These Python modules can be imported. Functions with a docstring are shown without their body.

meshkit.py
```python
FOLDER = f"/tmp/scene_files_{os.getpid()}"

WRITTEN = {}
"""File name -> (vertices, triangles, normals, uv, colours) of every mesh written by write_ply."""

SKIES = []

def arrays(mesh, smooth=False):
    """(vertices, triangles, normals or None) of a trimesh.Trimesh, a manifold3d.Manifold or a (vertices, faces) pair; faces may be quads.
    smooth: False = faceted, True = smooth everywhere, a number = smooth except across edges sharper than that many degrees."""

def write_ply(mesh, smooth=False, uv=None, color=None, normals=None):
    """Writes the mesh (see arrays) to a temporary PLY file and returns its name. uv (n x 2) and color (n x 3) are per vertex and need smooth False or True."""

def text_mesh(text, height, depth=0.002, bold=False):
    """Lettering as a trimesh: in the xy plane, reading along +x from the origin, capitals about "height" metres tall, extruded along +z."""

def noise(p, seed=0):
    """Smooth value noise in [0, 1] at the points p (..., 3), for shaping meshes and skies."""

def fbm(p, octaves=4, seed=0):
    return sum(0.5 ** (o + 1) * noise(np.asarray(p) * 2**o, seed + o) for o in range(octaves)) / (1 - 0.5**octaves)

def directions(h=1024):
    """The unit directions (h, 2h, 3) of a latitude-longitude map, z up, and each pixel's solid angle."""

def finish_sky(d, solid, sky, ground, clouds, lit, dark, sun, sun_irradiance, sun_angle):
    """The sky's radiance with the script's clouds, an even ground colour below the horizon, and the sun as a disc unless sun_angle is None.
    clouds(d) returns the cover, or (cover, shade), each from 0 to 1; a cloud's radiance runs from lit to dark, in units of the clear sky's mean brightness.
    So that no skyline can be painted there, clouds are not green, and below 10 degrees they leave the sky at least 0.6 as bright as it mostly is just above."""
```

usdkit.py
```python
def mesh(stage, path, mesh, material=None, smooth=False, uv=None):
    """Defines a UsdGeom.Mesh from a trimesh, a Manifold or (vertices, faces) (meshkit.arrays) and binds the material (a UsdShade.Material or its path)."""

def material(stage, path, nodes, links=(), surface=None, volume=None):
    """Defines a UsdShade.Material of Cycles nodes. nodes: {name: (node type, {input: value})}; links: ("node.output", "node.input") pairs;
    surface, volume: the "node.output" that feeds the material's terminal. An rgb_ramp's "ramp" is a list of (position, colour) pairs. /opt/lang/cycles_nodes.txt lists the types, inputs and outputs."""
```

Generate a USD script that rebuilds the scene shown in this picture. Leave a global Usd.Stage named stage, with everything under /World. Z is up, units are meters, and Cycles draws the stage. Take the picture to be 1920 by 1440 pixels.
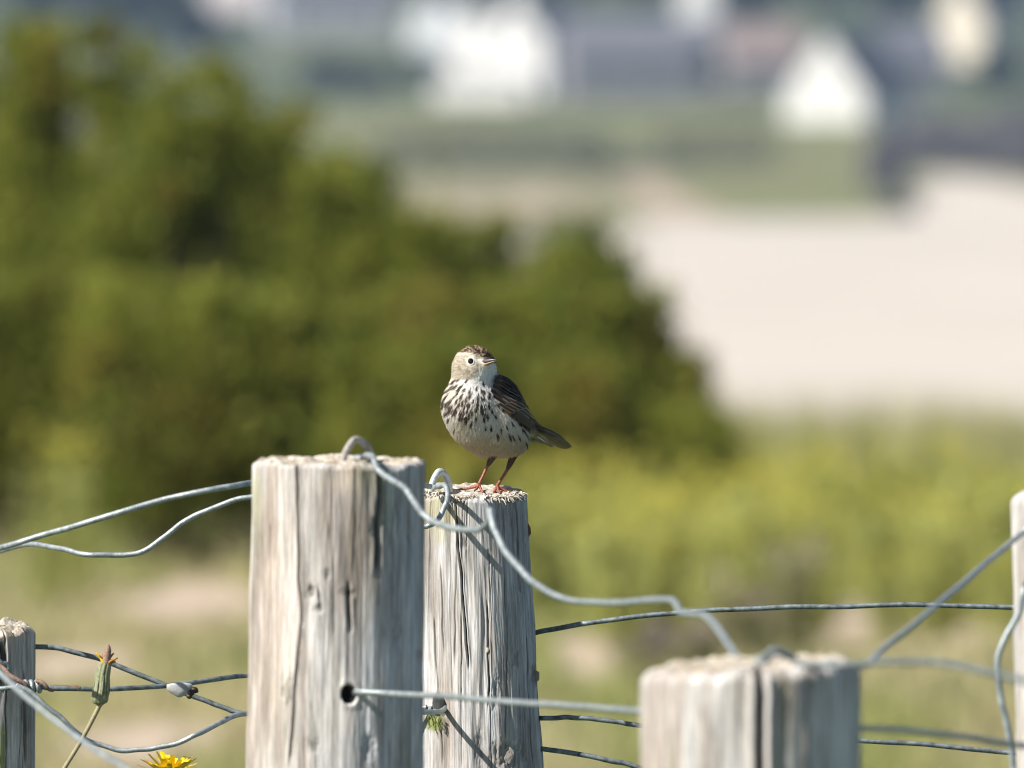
import math
import numpy as np
import trimesh
import usdkit
import meshkit
from pxr import Usd, UsdGeom, UsdLux, UsdShade, Sdf, Gf, Vt

stage = Usd.Stage.CreateInMemory()
UsdGeom.SetStageUpAxis(stage, UsdGeom.Tokens.z)
UsdGeom.SetStageMetersPerUnit(stage, 1.0)
UsdGeom.Xform.Define(stage, '/World')
UsdGeom.Scope.Define(stage, '/World/Looks')
pi = math.pi

# ------------------------------------------------------------------ camera, sky, sun
K = 36.0 / 600.0 / 1920.0            # radians per photo pixel
PITCH = 480 * K                      # the horizon lies 480 photo pixels above the centre
EYE = np.array([0, 0, 1.5])
D = 14.0                             # distance to the perch
cam = UsdGeom.Camera.Define(stage, '/World/camera')
cam.CreateFocalLengthAttr(600.0)
cam.CreateHorizontalApertureAttr(36.0)
cam.CreateVerticalApertureAttr(27.0)
cam.CreateFStopAttr(14.5)
cam.CreateFocusDistanceAttr(D)
cam.CreateClippingRangeAttr(Gf.Vec2f(0.1, 20000))
cam.CreateExposureAttr(0.72)
cam.AddTranslateOp().Set(Gf.Vec3d(*EYE))
cam.AddRotateXOp().Set(90 - math.degrees(PITCH))

SUN_EL, SUN_AZ = math.radians(42), math.radians(30)     # from the left, a little from the camera's side
SUN = np.array([-math.cos(SUN_AZ) * math.cos(SUN_EL), -math.sin(SUN_AZ) * math.cos(SUN_EL), math.sin(SUN_EL)])
dome = UsdLux.DomeLight.Define(stage, '/World/sky')
dm = usdkit.material(stage, '/World/Looks/sky', {
    's': ('sky_texture', {'sky_type': 'single_scattering', 'sun_disc': False, 'sun_elevation': SUN_EL, 'sun_rotation': math.atan2(SUN[0], SUN[1]), 'aerosol_density': 1.0}),
    'b': ('background_shader', {'strength': 0.05})}, [('s.color', 'b.color')], surface='b.background')
UsdShade.MaterialBindingAPI.Apply(dome.GetPrim()).Bind(dm)
sun = UsdLux.DistantLight.Define(stage, '/World/sun')
sun.CreateNormalizeAttr(True); sun.CreateIntensityAttr(1.25); sun.CreateAngleAttr(0.53)
sun.CreateColorAttr(Gf.Vec3f(1.0, 0.95, 0.875))
q = Gf.Rotation(Gf.Vec3d(0, 0, 1), Gf.Vec3d(*SUN)).GetQuat()
sun.AddOrientOp().Set(Gf.Quatf(q))

# ------------------------------------------------------------------ helpers
FWD = np.array([0, math.cos(PITCH), -math.sin(PITCH)]); UP = np.array([0, math.sin(PITCH), math.cos(PITCH)]); RT = np.array([1.0, 0, 0])

def P(px, py, d):
    """the point at distance d along the view axis that was measured at photo pixel (px, py)"""
    px, py, d = np.broadcast_arrays(np.asarray(px, float), np.asarray(py, float), np.asarray(d, float))
    return EYE + d[..., None] * (FWD + ((px - 960) * K)[..., None] * RT + ((720 - py) * K)[..., None] * UP)

used = {}
def numbered(path):
    n = used.get(path, -1) + 1
    used[path] = n
    return path if n == 0 else f'{path}_{n:03d}'

def meta(prim, label=None, cat=None, group=None, kind=None):
    for k, v in (('label', label), ('category', cat), ('group', group), ('kind', kind)):
        if v: prim.SetCustomDataByKey(k, v)

bases = {}
def thing(name, label, cat, loc, group=None, kind=None):
    x = UsdGeom.Xform.Define(stage, numbered('/World/' + name))
    x.AddTranslateOp().Set(Gf.Vec3d(*map(float, loc)))
    bases[x.GetPrim().GetPath()] = np.asarray(loc, float)
    meta(x.GetPrim(), label, cat, group, kind)
    return x.GetPrim()

def bind(prim, m):
    UsdShade.MaterialBindingAPI.Apply(prim).Bind(m)

def put(name, mesh, mat, parent=None, smooth=False, color=None, label=None, local=False):
    """one Mesh prim; world coordinates are made relative to the thing it belongs to"""
    v, f, n = meshkit.arrays(mesh, smooth)
    p = parent.GetPath() if parent is not None else Sdf.Path('/World')
    if parent is not None and not local:
        v = v - bases.get(p, np.zeros(3))
    path = numbered(f'{p}/{name}')
    m = UsdGeom.Mesh.Define(stage, path)
    m.CreatePointsAttr(Vt.Vec3fArray.FromNumpy(np.ascontiguousarray(v, np.float32)))
    m.CreateFaceVertexCountsAttr(Vt.IntArray.FromNumpy(np.full(len(f), 3, np.int32)))
    m.CreateFaceVertexIndicesAttr(Vt.IntArray.FromNumpy(np.ascontiguousarray(f.astype(np.int32).ravel())))
    m.CreateSubdivisionSchemeAttr('none')
    if n is not None:
        m.CreateNormalsAttr(Vt.Vec3fArray.FromNumpy(np.ascontiguousarray(n, np.float32))); m.SetNormalsInterpolation('vertex')
    if color is not None:
        UsdGeom.PrimvarsAPI(m).CreatePrimvar('tint', Sdf.ValueTypeNames.Color3fArray, 'vertex').Set(Vt.Vec3fArray.FromNumpy(np.ascontiguousarray(color, np.float32)))
    bind(m.GetPrim(), mat)
    bases[m.GetPrim().GetPath()] = bases.get(p, np.zeros(3)) if not local else np.zeros(3)
    if label: meta(m.GetPrim(), label)
    return m.GetPrim()

def copy_of(src, loc, rot=0, scale=(1, 1, 1), label=None, group=None):
    path = str(src.GetPath()); path = path[:-4] if path[-4] == '_' and path[-3:].isdigit() else path
    x = UsdGeom.Xform.Define(stage, numbered(path))
    x.GetPrim().GetReferences().AddInternalReference(src.GetPath())
    x.ClearXformOpOrder()
    x.AddTranslateOp().Set(Gf.Vec3d(*map(float, loc))) if not x.GetPrim().HasAttribute('xformOp:translate') else x.GetPrim().GetAttribute('xformOp:translate').Set(Gf.Vec3d(*map(float, loc)))
    ops = [UsdGeom.XformOp(x.GetPrim().GetAttribute('xformOp:translate'))]
    r = x.AddRotateZOp(); r.Set(float(rot)); s = x.AddScaleOp(); s.Set(Gf.Vec3f(*map(float, scale)))
    x.SetXformOpOrder(ops + [r, s])
    x.GetPrim().SetInstanceable(True)
    meta(x.GetPrim(), label, None, group)
    return x.GetPrim()

def spline(pts, n=12):
    p = np.asarray(pts, float)
    p = np.vstack([2 * p[0] - p[1], p, 2 * p[-1] - p[-2]])
    t = np.linspace(0, 1, n, endpoint=False)[:, None]
    out = []
    for i in range(1, len(p) - 2):
        a, b, c, d = p[i - 1:i + 3]
        out.append(0.5 * (2 * b + (c - a) * t + (2 * a - 5 * b + 4 * c - d) * t ** 2 + (3 * b - a - 3 * c + d) * t ** 3))
    return np.vstack(out + [p[-2][None]])

def tube(path, r, sides=10, cap=True, flat=1.0):
    """a tube mesh round a polyline, radius a number or one per point"""
    p = np.asarray(path, float); n = len(p); r = np.broadcast_to(r, (n,)).astype(float)
    t = np.gradient(p, axis=0); t /= np.linalg.norm(t, axis=1, keepdims=True) + 1e-15
    a = np.cross(t[0], [0, 0, 1.0] if abs(t[0][2]) < .9 else [1.0, 0, 0]); a /= np.linalg.norm(a)
    A = []
    for i in range(n):
        a = a - t[i] * (a @ t[i]); a /= np.linalg.norm(a) + 1e-15; A.append(a.copy())
    A = np.array(A); B = np.cross(t, A); ang = np.arange(sides) * 2 * pi / sides
    v = (p[:, None] + r[:, None, None] * (np.cos(ang)[None, :, None] * A[:, None] + flat * np.sin(ang)[None, :, None] * B[:, None])).reshape(-1, 3)
    i, j = np.meshgrid(np.arange(n - 1), np.arange(sides), indexing='ij'); j2 = (j + 1) % sides
    q4 = np.stack([i * sides + j, i * sides + j2, (i + 1) * sides + j2, (i + 1) * sides + j], -1).reshape(-1, 4)
    f = np.vstack([q4[:, [0, 1, 2]], q4[:, [0, 2, 3]]])
    if cap:
        c0, c1 = len(v), len(v) + 1; v = np.vstack([v, p[0], p[-1]]); jj = np.arange(sides); k = (jj + 1) % sides
        f = np.vstack([f, np.stack([np.full(sides, c0), k, jj], 1), np.stack([np.full(sides, c1), (n - 1) * sides + jj, (n - 1) * sides + k], 1)])
    return v, f

def joined(parts):
    vs, fs, n = [], [], 0
    for v, f in parts:
        vs.append(v); fs.append(np.asarray(f) + n); n += len(v)
    return np.vstack(vs), np.vstack(fs)

def smoothstep(a, b, x):
    t = np.clip((np.asarray(x, float) - a) / (b - a), 0, 1)
    return t * t * (3 - 2 * t)

def vnoise(x, y, z=0.0, seed=0, oct=3):
    x, y, z = np.broadcast_arrays(np.asarray(x, float), np.asarray(y, float), np.asarray(z, float))
    return meshkit.fbm(np.stack([x, y, z], -1) + 1000.0, oct, seed)

def mix(a, b, t):
    return np.asarray(a) * (1 - np.asarray(t)[..., None]) + np.asarray(b) * np.asarray(t)[..., None]

# ------------------------------------------------------------------ materials
def tinted(name, rough=0.9, spec=0.2, noise=None, translucent=0.0, sheen=0.0, bump=None):
    """colour from the mesh's own 'tint', with optional grain (scale, low, high) and fine relief (scale, distance)"""
    n = {'a': ('attribute', {'attribute': 'tint'}), 'p': ('principled_bsdf', {'roughness': rough, 'specular_ior_level': spec})}
    l, col = [], 'a.color'
    if noise or bump:
        n['g'] = ('geometry', {})
    if noise:
        n['n'] = ('noise_texture', {'scale': noise[0], 'detail': 4})
        n['r'] = ('map_range', {'from_min': .3, 'from_max': .7, 'to_min': noise[1], 'to_max': noise[2]})
        n['m'] = ('mix_color', {'blend_type': 'multiply', 'fac': 1.0})
        l += [('g.position', 'n.vector'), ('n.fac', 'r.value'), (col, 'm.a'), ('r.result', 'm.b')]; col = 'm.result'
    if bump:
        n['bn'] = ('noise_texture', {'scale': bump[0], 'detail': 3}); n['bu'] = ('bump', {'distance': bump[1], 'strength': 1.0})
        l += [('g.position', 'bn.vector'), ('bn.fac', 'bu.height'), ('bu.normal', 'p.normal')]
    l.append((col, 'p.base_color')); out = 'p.BSDF'
    if translucent:
        n['t'] = ('translucent_bsdf', {}); n['mx'] = ('mix_closure', {'fac': translucent})
        l += [(col, 't.color'), ('p.BSDF', 'mx.closure1'), ('t.BSDF', 'mx.closure2')]; out = 'mx.closure'
    return usdkit.material(stage, '/World/Looks/' + name, n, l, surface=out)

def plain(name, color, rough=0.6, metallic=0.0, spec=0.5, **kw):
    n = {'p': ('principled_bsdf', {'base_color': color, 'roughness': rough, 'metallic': metallic, 'specular_ior_level': spec, **kw})}
    return usdkit.material(stage, '/World/Looks/' + name, n, [], surface='p.BSDF')

def speckled(name, c1, c2, scale, rough=0.6, metallic=0.0, bump=0.0, bscale=None, lo=.35, hi=.65):
    n = {'g': ('geometry', {}), 'n': ('noise_texture', {'scale': scale, 'detail': 5, 'roughness': .6}), 'r': ('rgb_ramp', {'ramp': [(0, c1), (lo, c1), (hi, c2), (1, c2)]}),
         'p': ('principled_bsdf', {'roughness': rough, 'metallic': metallic})}
    l = [('g.position', 'n.vector'), ('n.fac', 'r.fac'), ('r.color', 'p.base_color')]
    if bump:
        n['bn'] = ('noise_texture', {'scale': bscale or scale * 2, 'detail': 4}); n['b'] = ('bump', {'distance': bump, 'strength': 1.0})
        l += [('g.position', 'bn.vector'), ('bn.fac', 'b.height'), ('b.normal', 'p.normal')]
    return usdkit.material(stage, '/World/Looks/' + name, n, l, surface='p.BSDF')

M = {}
M['ground'] = tinted('ground', 0.95, 0.1, noise=(9.0, .8, 1.15))
M['leaf'] = tinted('leaf', 0.6, 0.2, translucent=0.48)
M['grass'] = tinted('grass', 0.7, 0.2, translucent=0.3)
M['flower'] = tinted('flower', 0.6, 0.2, translucent=0.3)
M['bark'] = plain('bark', (.09, .065, .045), 0.9)
M['wire'] = speckled('galvanised_wire', (.25, .285, .29), (.47, .52, .53), 150, rough=.5, metallic=.55, bump=.0004, bscale=900)
M['old_wire'] = speckled('weathered_wire', (.085, .10, .105), (.26, .31, .32), 140, rough=.6, metallic=.4, bump=.0004, bscale=900)
M['rust'] = speckled('rusty_wire', (.13, .06, .04), (.24, .17, .13), 500, rough=.8, bump=.0004)
M['staple'] = speckled('staple_galvanised', (.42, .46, .47), (.60, .63, .63), 300, rough=.45, metallic=.35, bump=.0004)
M['old_staple'] = speckled('staple_weathered', (.24, .21, .175), (.42, .40, .37), 250, rough=.65, metallic=.25, bump=.0006)
M['far_wall'] = tinted('far_wall', 0.9, 0.2, noise=(1.5, .92, 1.05))
M['slate'] = speckled('slate_roof', (.10, .105, .125), (.17, .17, .19), 2.5, rough=.6)
M['rose_roof'] = speckled('old_tile_roof', (.20, .15, .14), (.28, .22, .20), 2.5, rough=.8)
M['window'] = plain('dark_window', (.03, .035, .045), 0.1)
M['rock'] = speckled('dark_rock', (.025, .023, .027), (.06, .055, .06), 1.2, rough=.95)

def wood(name, light, warm, dark, lichen_or_shade_tint):
    """weathered post: fibres stretched along the grain, dark lines, some lichens"""
    n = {'t': ('texture_coordinate', {}), 'mp': ('mapping', {'scale': (1, 1, .035)}), 'mp2': ('mapping', {'scale': (1, 1, .12)}),
         'n1': ('noise_texture', {'scale': 260, 'detail': 6, 'roughness': .65}), 'n2': ('noise_texture', {'scale': 34, 'detail': 5}),
         'n3': ('noise_texture', {'scale': 42, 'detail': 6, 'roughness': .7}), 'n4': ('noise_texture', {'scale': 620, 'detail': 5, 'roughness': .7}), 'mp3': ('mapping', {'scale': (1, 1, .3)}), 'n5': ('noise_texture', {'scale': 30, 'detail': 8, 'roughness': .72}), 'r5': ('map_range', {'from_min': .32, 'from_max': .66, 'to_min': .58, 'to_max': 1.16}), 'm5': ('mix_color', {'blend_type': 'multiply', 'fac': 1.0}), 'r4': ('map_range', {'from_min': .3, 'from_max': .6, 'to_min': .62, 'to_max': 1.1}), 'm4': ('mix_color', {'blend_type': 'multiply', 'fac': 1.0}),
         'r2': ('rgb_ramp', {'ramp': [(0, warm), (.38, warm), (.6, light), (1, light)]}),
         'r1': ('rgb_ramp', {'ramp': [(0, (.42, .41, .39)), (.36, (.66, .645, .63)), (.5, (.94, .94, .94)), (.7, (1.15, 1.14, 1.12)), (1, (1.25, 1.25, 1.25))]}),
         'm1': ('mix_color', {'blend_type': 'multiply', 'fac': 1.0, 'use_clamp_result': False}),
         'r3': ('rgb_ramp', {'ramp': [(0, (0, 0, 0)), (.55, (0, 0, 0)), (.72, (.75, .75, .75)), (1, (.8, .8, .8))]}),
         'm2': ('mix_color', {'b': lichen_or_shade_tint}),
         'a': ('attribute', {'attribute': 'tint'}), 'm3': ('mix_color', {'blend_type': 'multiply', 'fac': 1.0}),
         'bu': ('bump', {'distance': .0012, 'strength': .9}),
         'p': ('principled_bsdf', {'roughness': .88, 'specular_ior_level': .25})}
    l = [('t.object', 'mp.vector'), ('t.object', 'mp2.vector'), ('mp.vector', 'n1.vector'), ('mp2.vector', 'n2.vector'), ('mp2.vector', 'n3.vector'), ('mp.vector', 'n4.vector'),
         ('n1.fac', 'r1.fac'), ('n2.fac', 'r2.fac'), ('r2.color', 'm1.a'), ('r1.color', 'm1.b'), ('n3.fac', 'r3.fac'), ('r3.color', 'm2.fac'), ('t.object', 'mp3.vector'), ('mp3.vector', 'n5.vector'), ('n5.fac', 'r5.value'), ('m1.result', 'm5.a'), ('r5.result', 'm5.b'), ('n4.fac', 'r4.value'), ('m5.result', 'm4.a'), ('r4.result', 'm4.b'), ('m4.result', 'm2.a'),
         ('m2.result', 'm3.a'), ('a.color', 'm3.b'), ('m3.result', 'p.base_color'), ('n1.fac', 'bu.height'), ('bu.normal', 'p.normal')]
    return usdkit.material(stage, '/World/Looks/' + name, n, l, surface='p.BSDF')

M['post'] = wood('weathered_wood', (.66, .645, .625), (.46, .405, .36), (.1, .08, .07), (.26, .26, .14))
M['grey_post'] = wood('grey_weathered_wood', (.64, .635, .63), (.43, .395, .365), (.1, .08, .07), (.30, .29, .18))
M['fibre'] = tinted('wood_fibre', 0.9, 0.15)

# ------------------------------------------------------------------ ground
PROFILE = np.array([(-4000, 3), (-100, .5), (0, 0), (74, 0), (80, -.12), (95, -1.2), (130, -3.1), (170, -3.5), (885, -3.5), (905, -3.3), (930, -2.6), (950, -1.3), (1000, -.3),
                    (1120, 1.7), (1200, 3), (1350, 7), (1500, 13), (1700, 27), (1900, 42), (2600, 62), (4200, 62)], float)

def height(x, y):
    z = np.interp(y, PROFILE[:, 0], PROFILE[:, 1])
    near = smoothstep(16, 30, y) * (1 - smoothstep(72, 90, y)) + (1 - smoothstep(-30, -10, y)) * 0
    z = z + .05 * (vnoise(np.asarray(x) * .8, np.asarray(y) * .25, 0, 4) - .5) * near
    far = smoothstep(930, 1000, y)
    z = z + far * (vnoise(np.asarray(x) / 60, np.asarray(y) / 60, 0, 7) - .5) * smoothstep(1250, 1600, y) * 8
    return z

def ground_point(px, d):
    x = (px - 960) * K * d
    return np.array([x, d, float(height(x, d))])

gx = np.concatenate([np.arange(0, 6, .22), np.arange(6, 60, 1.6), 60 * 1.22 ** np.arange(0, 23)]); gx = np.concatenate([-gx[:0:-1], gx])
gy = np.concatenate([-np.geomspace(4000, 12, 18), np.arange(-8, 36, 3), np.arange(36, 90, .6), np.arange(90, 260, 8), np.arange(260, 880, 31), np.arange(884, 1012, 3.2), np.arange(1012, 1300, 12), np.geomspace(1300, 4200, 40)])
XX, YY = np.meshgrid(gx, gy)
ZZ = height(XX, YY)
SAND = np.array([.525, .475, .415]); PINKSAND = np.array([.50, .40, .32]); DRY = np.array([.25, .235, .12]); GREEN = np.array([.13, .155, .045]); FIELD = np.array([.16, .172, .08]); SOIL = np.array([.065, .055, .05])
def ground_colour(X, Y):
    px = 960 + X / (np.maximum(Y, 1) * K)
    n1 = vnoise(X * 1.6, Y * .25, 0, 11); n2 = vnoise(X * .5, Y * .09, 0, 12)
    c = mix(DRY, GREEN, smoothstep(.42, .62, n1))
    def patch(cx, cy, rx, ry): return smoothstep(1.25, .6, np.hypot((X - cx) / rx, (Y - cy) / ry) + (n1 - .5) * .8)
    near = np.maximum.reduce([patch(-1.05, 54, .34, 4.2), patch(-1.2, 47, .2, 2), patch(.1, 57.5, .3, 3), patch(.30, 47.5, .3, 4), patch(1.12, 51, .45, 3.5), patch(-.9, 41, .3, 2), patch(.6, 43, .3, 1.5)])
    c = mix(c, PINKSAND, near * .95)
    c = mix(c, np.array([.06, .08, .03]) * (.7 + .6 * n1[..., None]), smoothstep(38, 33, Y))
    beach = smoothstep(73, 80, Y + (n2 - .5) * 8)
    c = mix(c, SAND * (1 + .22 * (vnoise(X / 9, Y / 30, 0, 61, 4) - .5))[..., None], beach)
    # the far bank: grass from about 905 m, sand humps on its right, a sandy track
    n3 = vnoise(X / 5, Y / 14, 0, 15); n4 = vnoise(X / 14, Y / 30, 0, 16)
    edge = 903 + 14 * (n3 - .5) + 52 * smoothstep(20.5, 23, X) * (1 - .45 * smoothstep(24, 32, X))
    edge = edge - 105 * smoothstep(7.0, 4.0, X)
    grass = smoothstep(-5, 5, Y - edge)
    fieldc = mix(FIELD, np.array([.19, .19, .085]), smoothstep(.4, .65, n3))
    fieldc = mix(fieldc, np.array([.30, .25, .17]), smoothstep(.45, .6, n4) * smoothstep(7.0, 4.0, X) * smoothstep(960, 930, Y) * .8)
    c = mix(c, fieldc, grass)
    track = smoothstep(1.7, .8, np.abs(X - (7.4 + (942 - Y) * .07)) / 1.0) * smoothstep(895, 900, Y) * (1 - smoothstep(948, 955, Y))
    c = mix(c, np.array([.44, .34, .27]), track)
    for cx, cy, rx, ry in ((-4.3, 915, 2.6, 16), (1.1, 930, 1.2, 12)):
        c = mix(c, np.array([.42, .34, .25]), smoothstep(1.2, .5, np.hypot((X - cx) / rx, (Y - cy) / ry)))
    c = mix(c, SOIL, smoothstep(1.2, .6, np.hypot((X - 3.5) / 16, (Y - 985 ) / 15) + .5 * (n3 - .5)) * .85)
    up = smoothstep(1130, 1250, Y)
    c = mix(c, mix(np.array([.06, .08, .045]), np.array([.12, .135, .075]), smoothstep(.42, .6, n4)), up)
    return c
GC = ground_colour(XX, YY).reshape(-1, 3)
ny, nx = XX.shape
ii, jj = np.meshgrid(np.arange(ny - 1), np.arange(nx - 1), indexing='ij')
a0 = (ii * nx + jj).ravel()
gf = np.vstack([np.stack([a0, a0 + 1, a0 + nx + 1], 1), np.stack([a0, a0 + nx + 1, a0 + nx], 1)])
g = put('ground', (np.stack([XX, YY, ZZ], -1).reshape(-1, 3), gf), M['ground'], smooth=True, color=GC)
meta(g, 'pale sand and dry grass of the dunes, beach and far fields', 'ground', kind='structure')

# haze: from under the ground to above the highest thing, sky outside
hz = trimesh.creation.box([8700, 8900, 90]); hz.apply_translation([0, 100, 38])
hm = usdkit.material(stage, '/World/Looks/haze', {'v': ('principled_volume', {'color': (.55, .72, 1.0), 'density': 0.00015, 'anisotropy': 0.2})}, [], volume='v.volume')
h = put('haze', hz, hm); meta(h, 'thin bluish sea haze that softens the far village', 'haze', kind='stuff')

# ------------------------------------------------------------------ village
rng = np.random.default_rng(5)
def quad_box(lo, hi):
    b = trimesh.creation.box(np.array(hi, float) - lo); b.apply_translation((np.array(hi, float) + lo) / 2)
    return np.array(b.vertices), np.array(b.faces)

def house(name, label, px, d, yaw, W, L, eave, ridge, wallc, roof='slate', chimney=True, group=None, dz=0.0, front=1):
    """gable end towards local -y, ridge along local y; yaw turns the gable to the left of the camera"""
    base = ground_point(px, d) + [0, 0, dz]
    t = thing(name, label, 'house', base, group)
    t.GetAttribute('xformOp:translate')
    UsdGeom.Xformable(t).AddRotateZOp().Set(float(-yaw))
    hw = W / 2
    prof = np.array([(-hw, -1.2), (hw, -1.2), (hw, eave), (0, ridge), (-hw, eave)])
    v = np.vstack([np.c_[prof[:, 0], np.full(5, 0.0), prof[:, 1]], np.c_[prof[:, 0], np.full(5, L), prof[:, 1]]])
    f = [(0, 1, 2), (0, 2, 3), (0, 3, 4), (6, 5, 7), (7, 5, 8), (8, 5, 9)]
    for a in range(5):
        b = (a + 1) % 5
        if a == 2 or a == 3: pass
        f += [(a, a + 5, b + 5), (a, b + 5, b)]
    w = put('wall', (v, np.array(f)[:, [0, 2, 1]] * 1), M['far_wall'], t, color=np.tile(wallc, (10, 1)), local=True)
    # roof slabs with thickness and overhang
    slope = np.array([hw, eave - ridge]); ln = np.hypot(*slope); sdir = slope / ln; nrm = np.array([-sdir[1], sdir[0]]); nrm = nrm if nrm[1] > 0 else -nrm
    parts = []
    for s in (-1, 1):
        e0 = np.array([0, ridge]) + nrm * .03; e1 = e0 + sdir * (ln + .35)
        ring = np.array([e0, e1, e1 + nrm * .18, e0 + nrm * .18 + [0, .05]])
        vv = np.vstack([np.c_[s * ring[:, 0], np.full(4, -.08), ring[:, 1]], np.c_[s * ring[:, 0], np.full(4, L + .08), ring[:, 1]]])
        ff = [(0, 1, 2), (0, 2, 3), (4, 6, 5), (4, 7, 6)]
        for a in range(4): b = (a + 1) % 4; ff += [(a, a + 4, b + 4), (a, b + 4, b)]
        parts.append((vv, np.array(ff)))
    r = put('roof', joined(parts), M[roof], t, local=True)
    if chimney:
        for yy in ((.35, L - .9) if L > 7 else (.35,)):
            put('chimney', joined([quad_box((-.45, yy, ridge - .5), (.45, yy + .55, ridge + .95)), quad_box((-.52, yy - .06, ridge + .95), (.52, yy + .61, ridge + 1.08))]), M['far_wall'], r, color=np.tile(wallc, (16, 1)), local=True)
    def win(lo, hi, ax):
        lo, hi = np.array(lo, float), np.array(hi, float)
        wpart = put('window', quad_box(lo, hi), M['window'], t, local=True)
        m = .07; fr = []
        o = 0 if ax == 1 else 1
        lo2, hi2 = lo.copy(), hi.copy(); sgn = -1 if ax == 1 else (1 if lo[0] > 0 else -1)
        if sgn < 0: lo2[ax] -= .02
        else: hi2[ax] += .02
        for (a, b) in ((0, m), (1, -m)):
            l3, h3 = lo2.copy(), hi2.copy()
            if b > 0: h3[o] = lo[o] + m
            else: l3[o] = hi[o] - m
            fr.append(quad_box(l3, h3))
        l3, h3 = lo2.copy(), hi2.copy(); l3[o] += m; h3[o] -= m; h3[2] = lo[2] + m; fr.append(quad_box(l3, h3))
        l3, h3 = lo2.copy(), hi2.copy(); l3[o] += m; h3[o] -= m; l3[2] = hi[2] - m; fr.append(quad_box(l3, h3))
        put('frame', joined(fr), M['far_wall'], wpart, color=np.tile((.7, .7, .7), (32, 1)), local=True)
    if W > 4: win((-.35, -.03, eave - .1), (.35, .02, eave + .9), 1)
    k = int(L // 3.2)
    for i in range(k):
        yy = L * (i + .5) / k
        for s in (-1, 1):
            a, b = sorted((s * (hw - .02), s * (hw + .03)))
            win((a, yy - .4, .9), (b, yy + .4, 2.0), 0)
    return t

WHITE = (.70, .69, .67)
house('house', 'large bright white gabled house left of the long grey building', 965, 1225, 28, 4.7, 7, 4.3, 7.0, WHITE, chimney=True)
house('house', 'narrower white gabled house joined to the large bright white one on its left', 886, 1238, 24, 3.6, 6.5, 4.0, 6.6, WHITE, chimney=False)
house('house', 'low white annexe at the foot of the two bright white gables', 895, 1212, 12, 6.6, 3.0, 1.5, 1.95, WHITE, chimney=False)
house('house', 'long grey stone building with wide slate roof in village centre', 1052, 1222, 82, 6.0, 11.0, 3.0, 5.6, (.24, .24, .26), chimney=False)
house('house', 'slim whitish house end showing above the long grey slate roof', 1305, 1330, 10, 2.9, 5, 5.6, 7.2, WHITE, chimney=False)
house('house', 'bright white gable end like a tent above the green field', 1545, 1130, 24, 5.8, 9, 1.8, 5.7, WHITE, chimney=False)
house('house', 'low grey house with reddish roof just left of the tent-like white gable', 1352, 1250, 80, 5, 5.6, 2.2, 4.6, (.35, .33, .33), roof='rose_roof', chimney=False)
house('house', 'grey house with pale slate roof right of the tent-like white gable', 1640, 1240, 78, 5, 5.0, 2.2, 4.8, (.36, .35, .36), chimney=False)
house('house', 'tall cream house end near the upper right corner', 1798, 1330, 22, 4.0, 7, 3.6, 6.3, (.74, .66, .53))
house('house', 'pale house with shaded front between the green slope and the two white gables', 815, 1335, 14, 4.4, 6, 3.2, 5.0, (.66, .68, .70), chimney=False)
house('house', 'long lilac grey house with slate roof upper left of centre', 505, 1395, 80, 6, 10.0, 3.4, 6.0, (.40, .40, .43), chimney=False)
house('house', 'small pinkish house on the slope at the top edge left of centre', 702, 1500, 14, 3.2, 5, 2.6, 4.2, (.62, .52, .48), chimney=False)
house('house', 'pale pinkish house beside the dark trees at the upper left', 432, 1440, 16, 4.6, 6, 3.4, 5.4, (.56, .50, .50), chimney=False)
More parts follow.
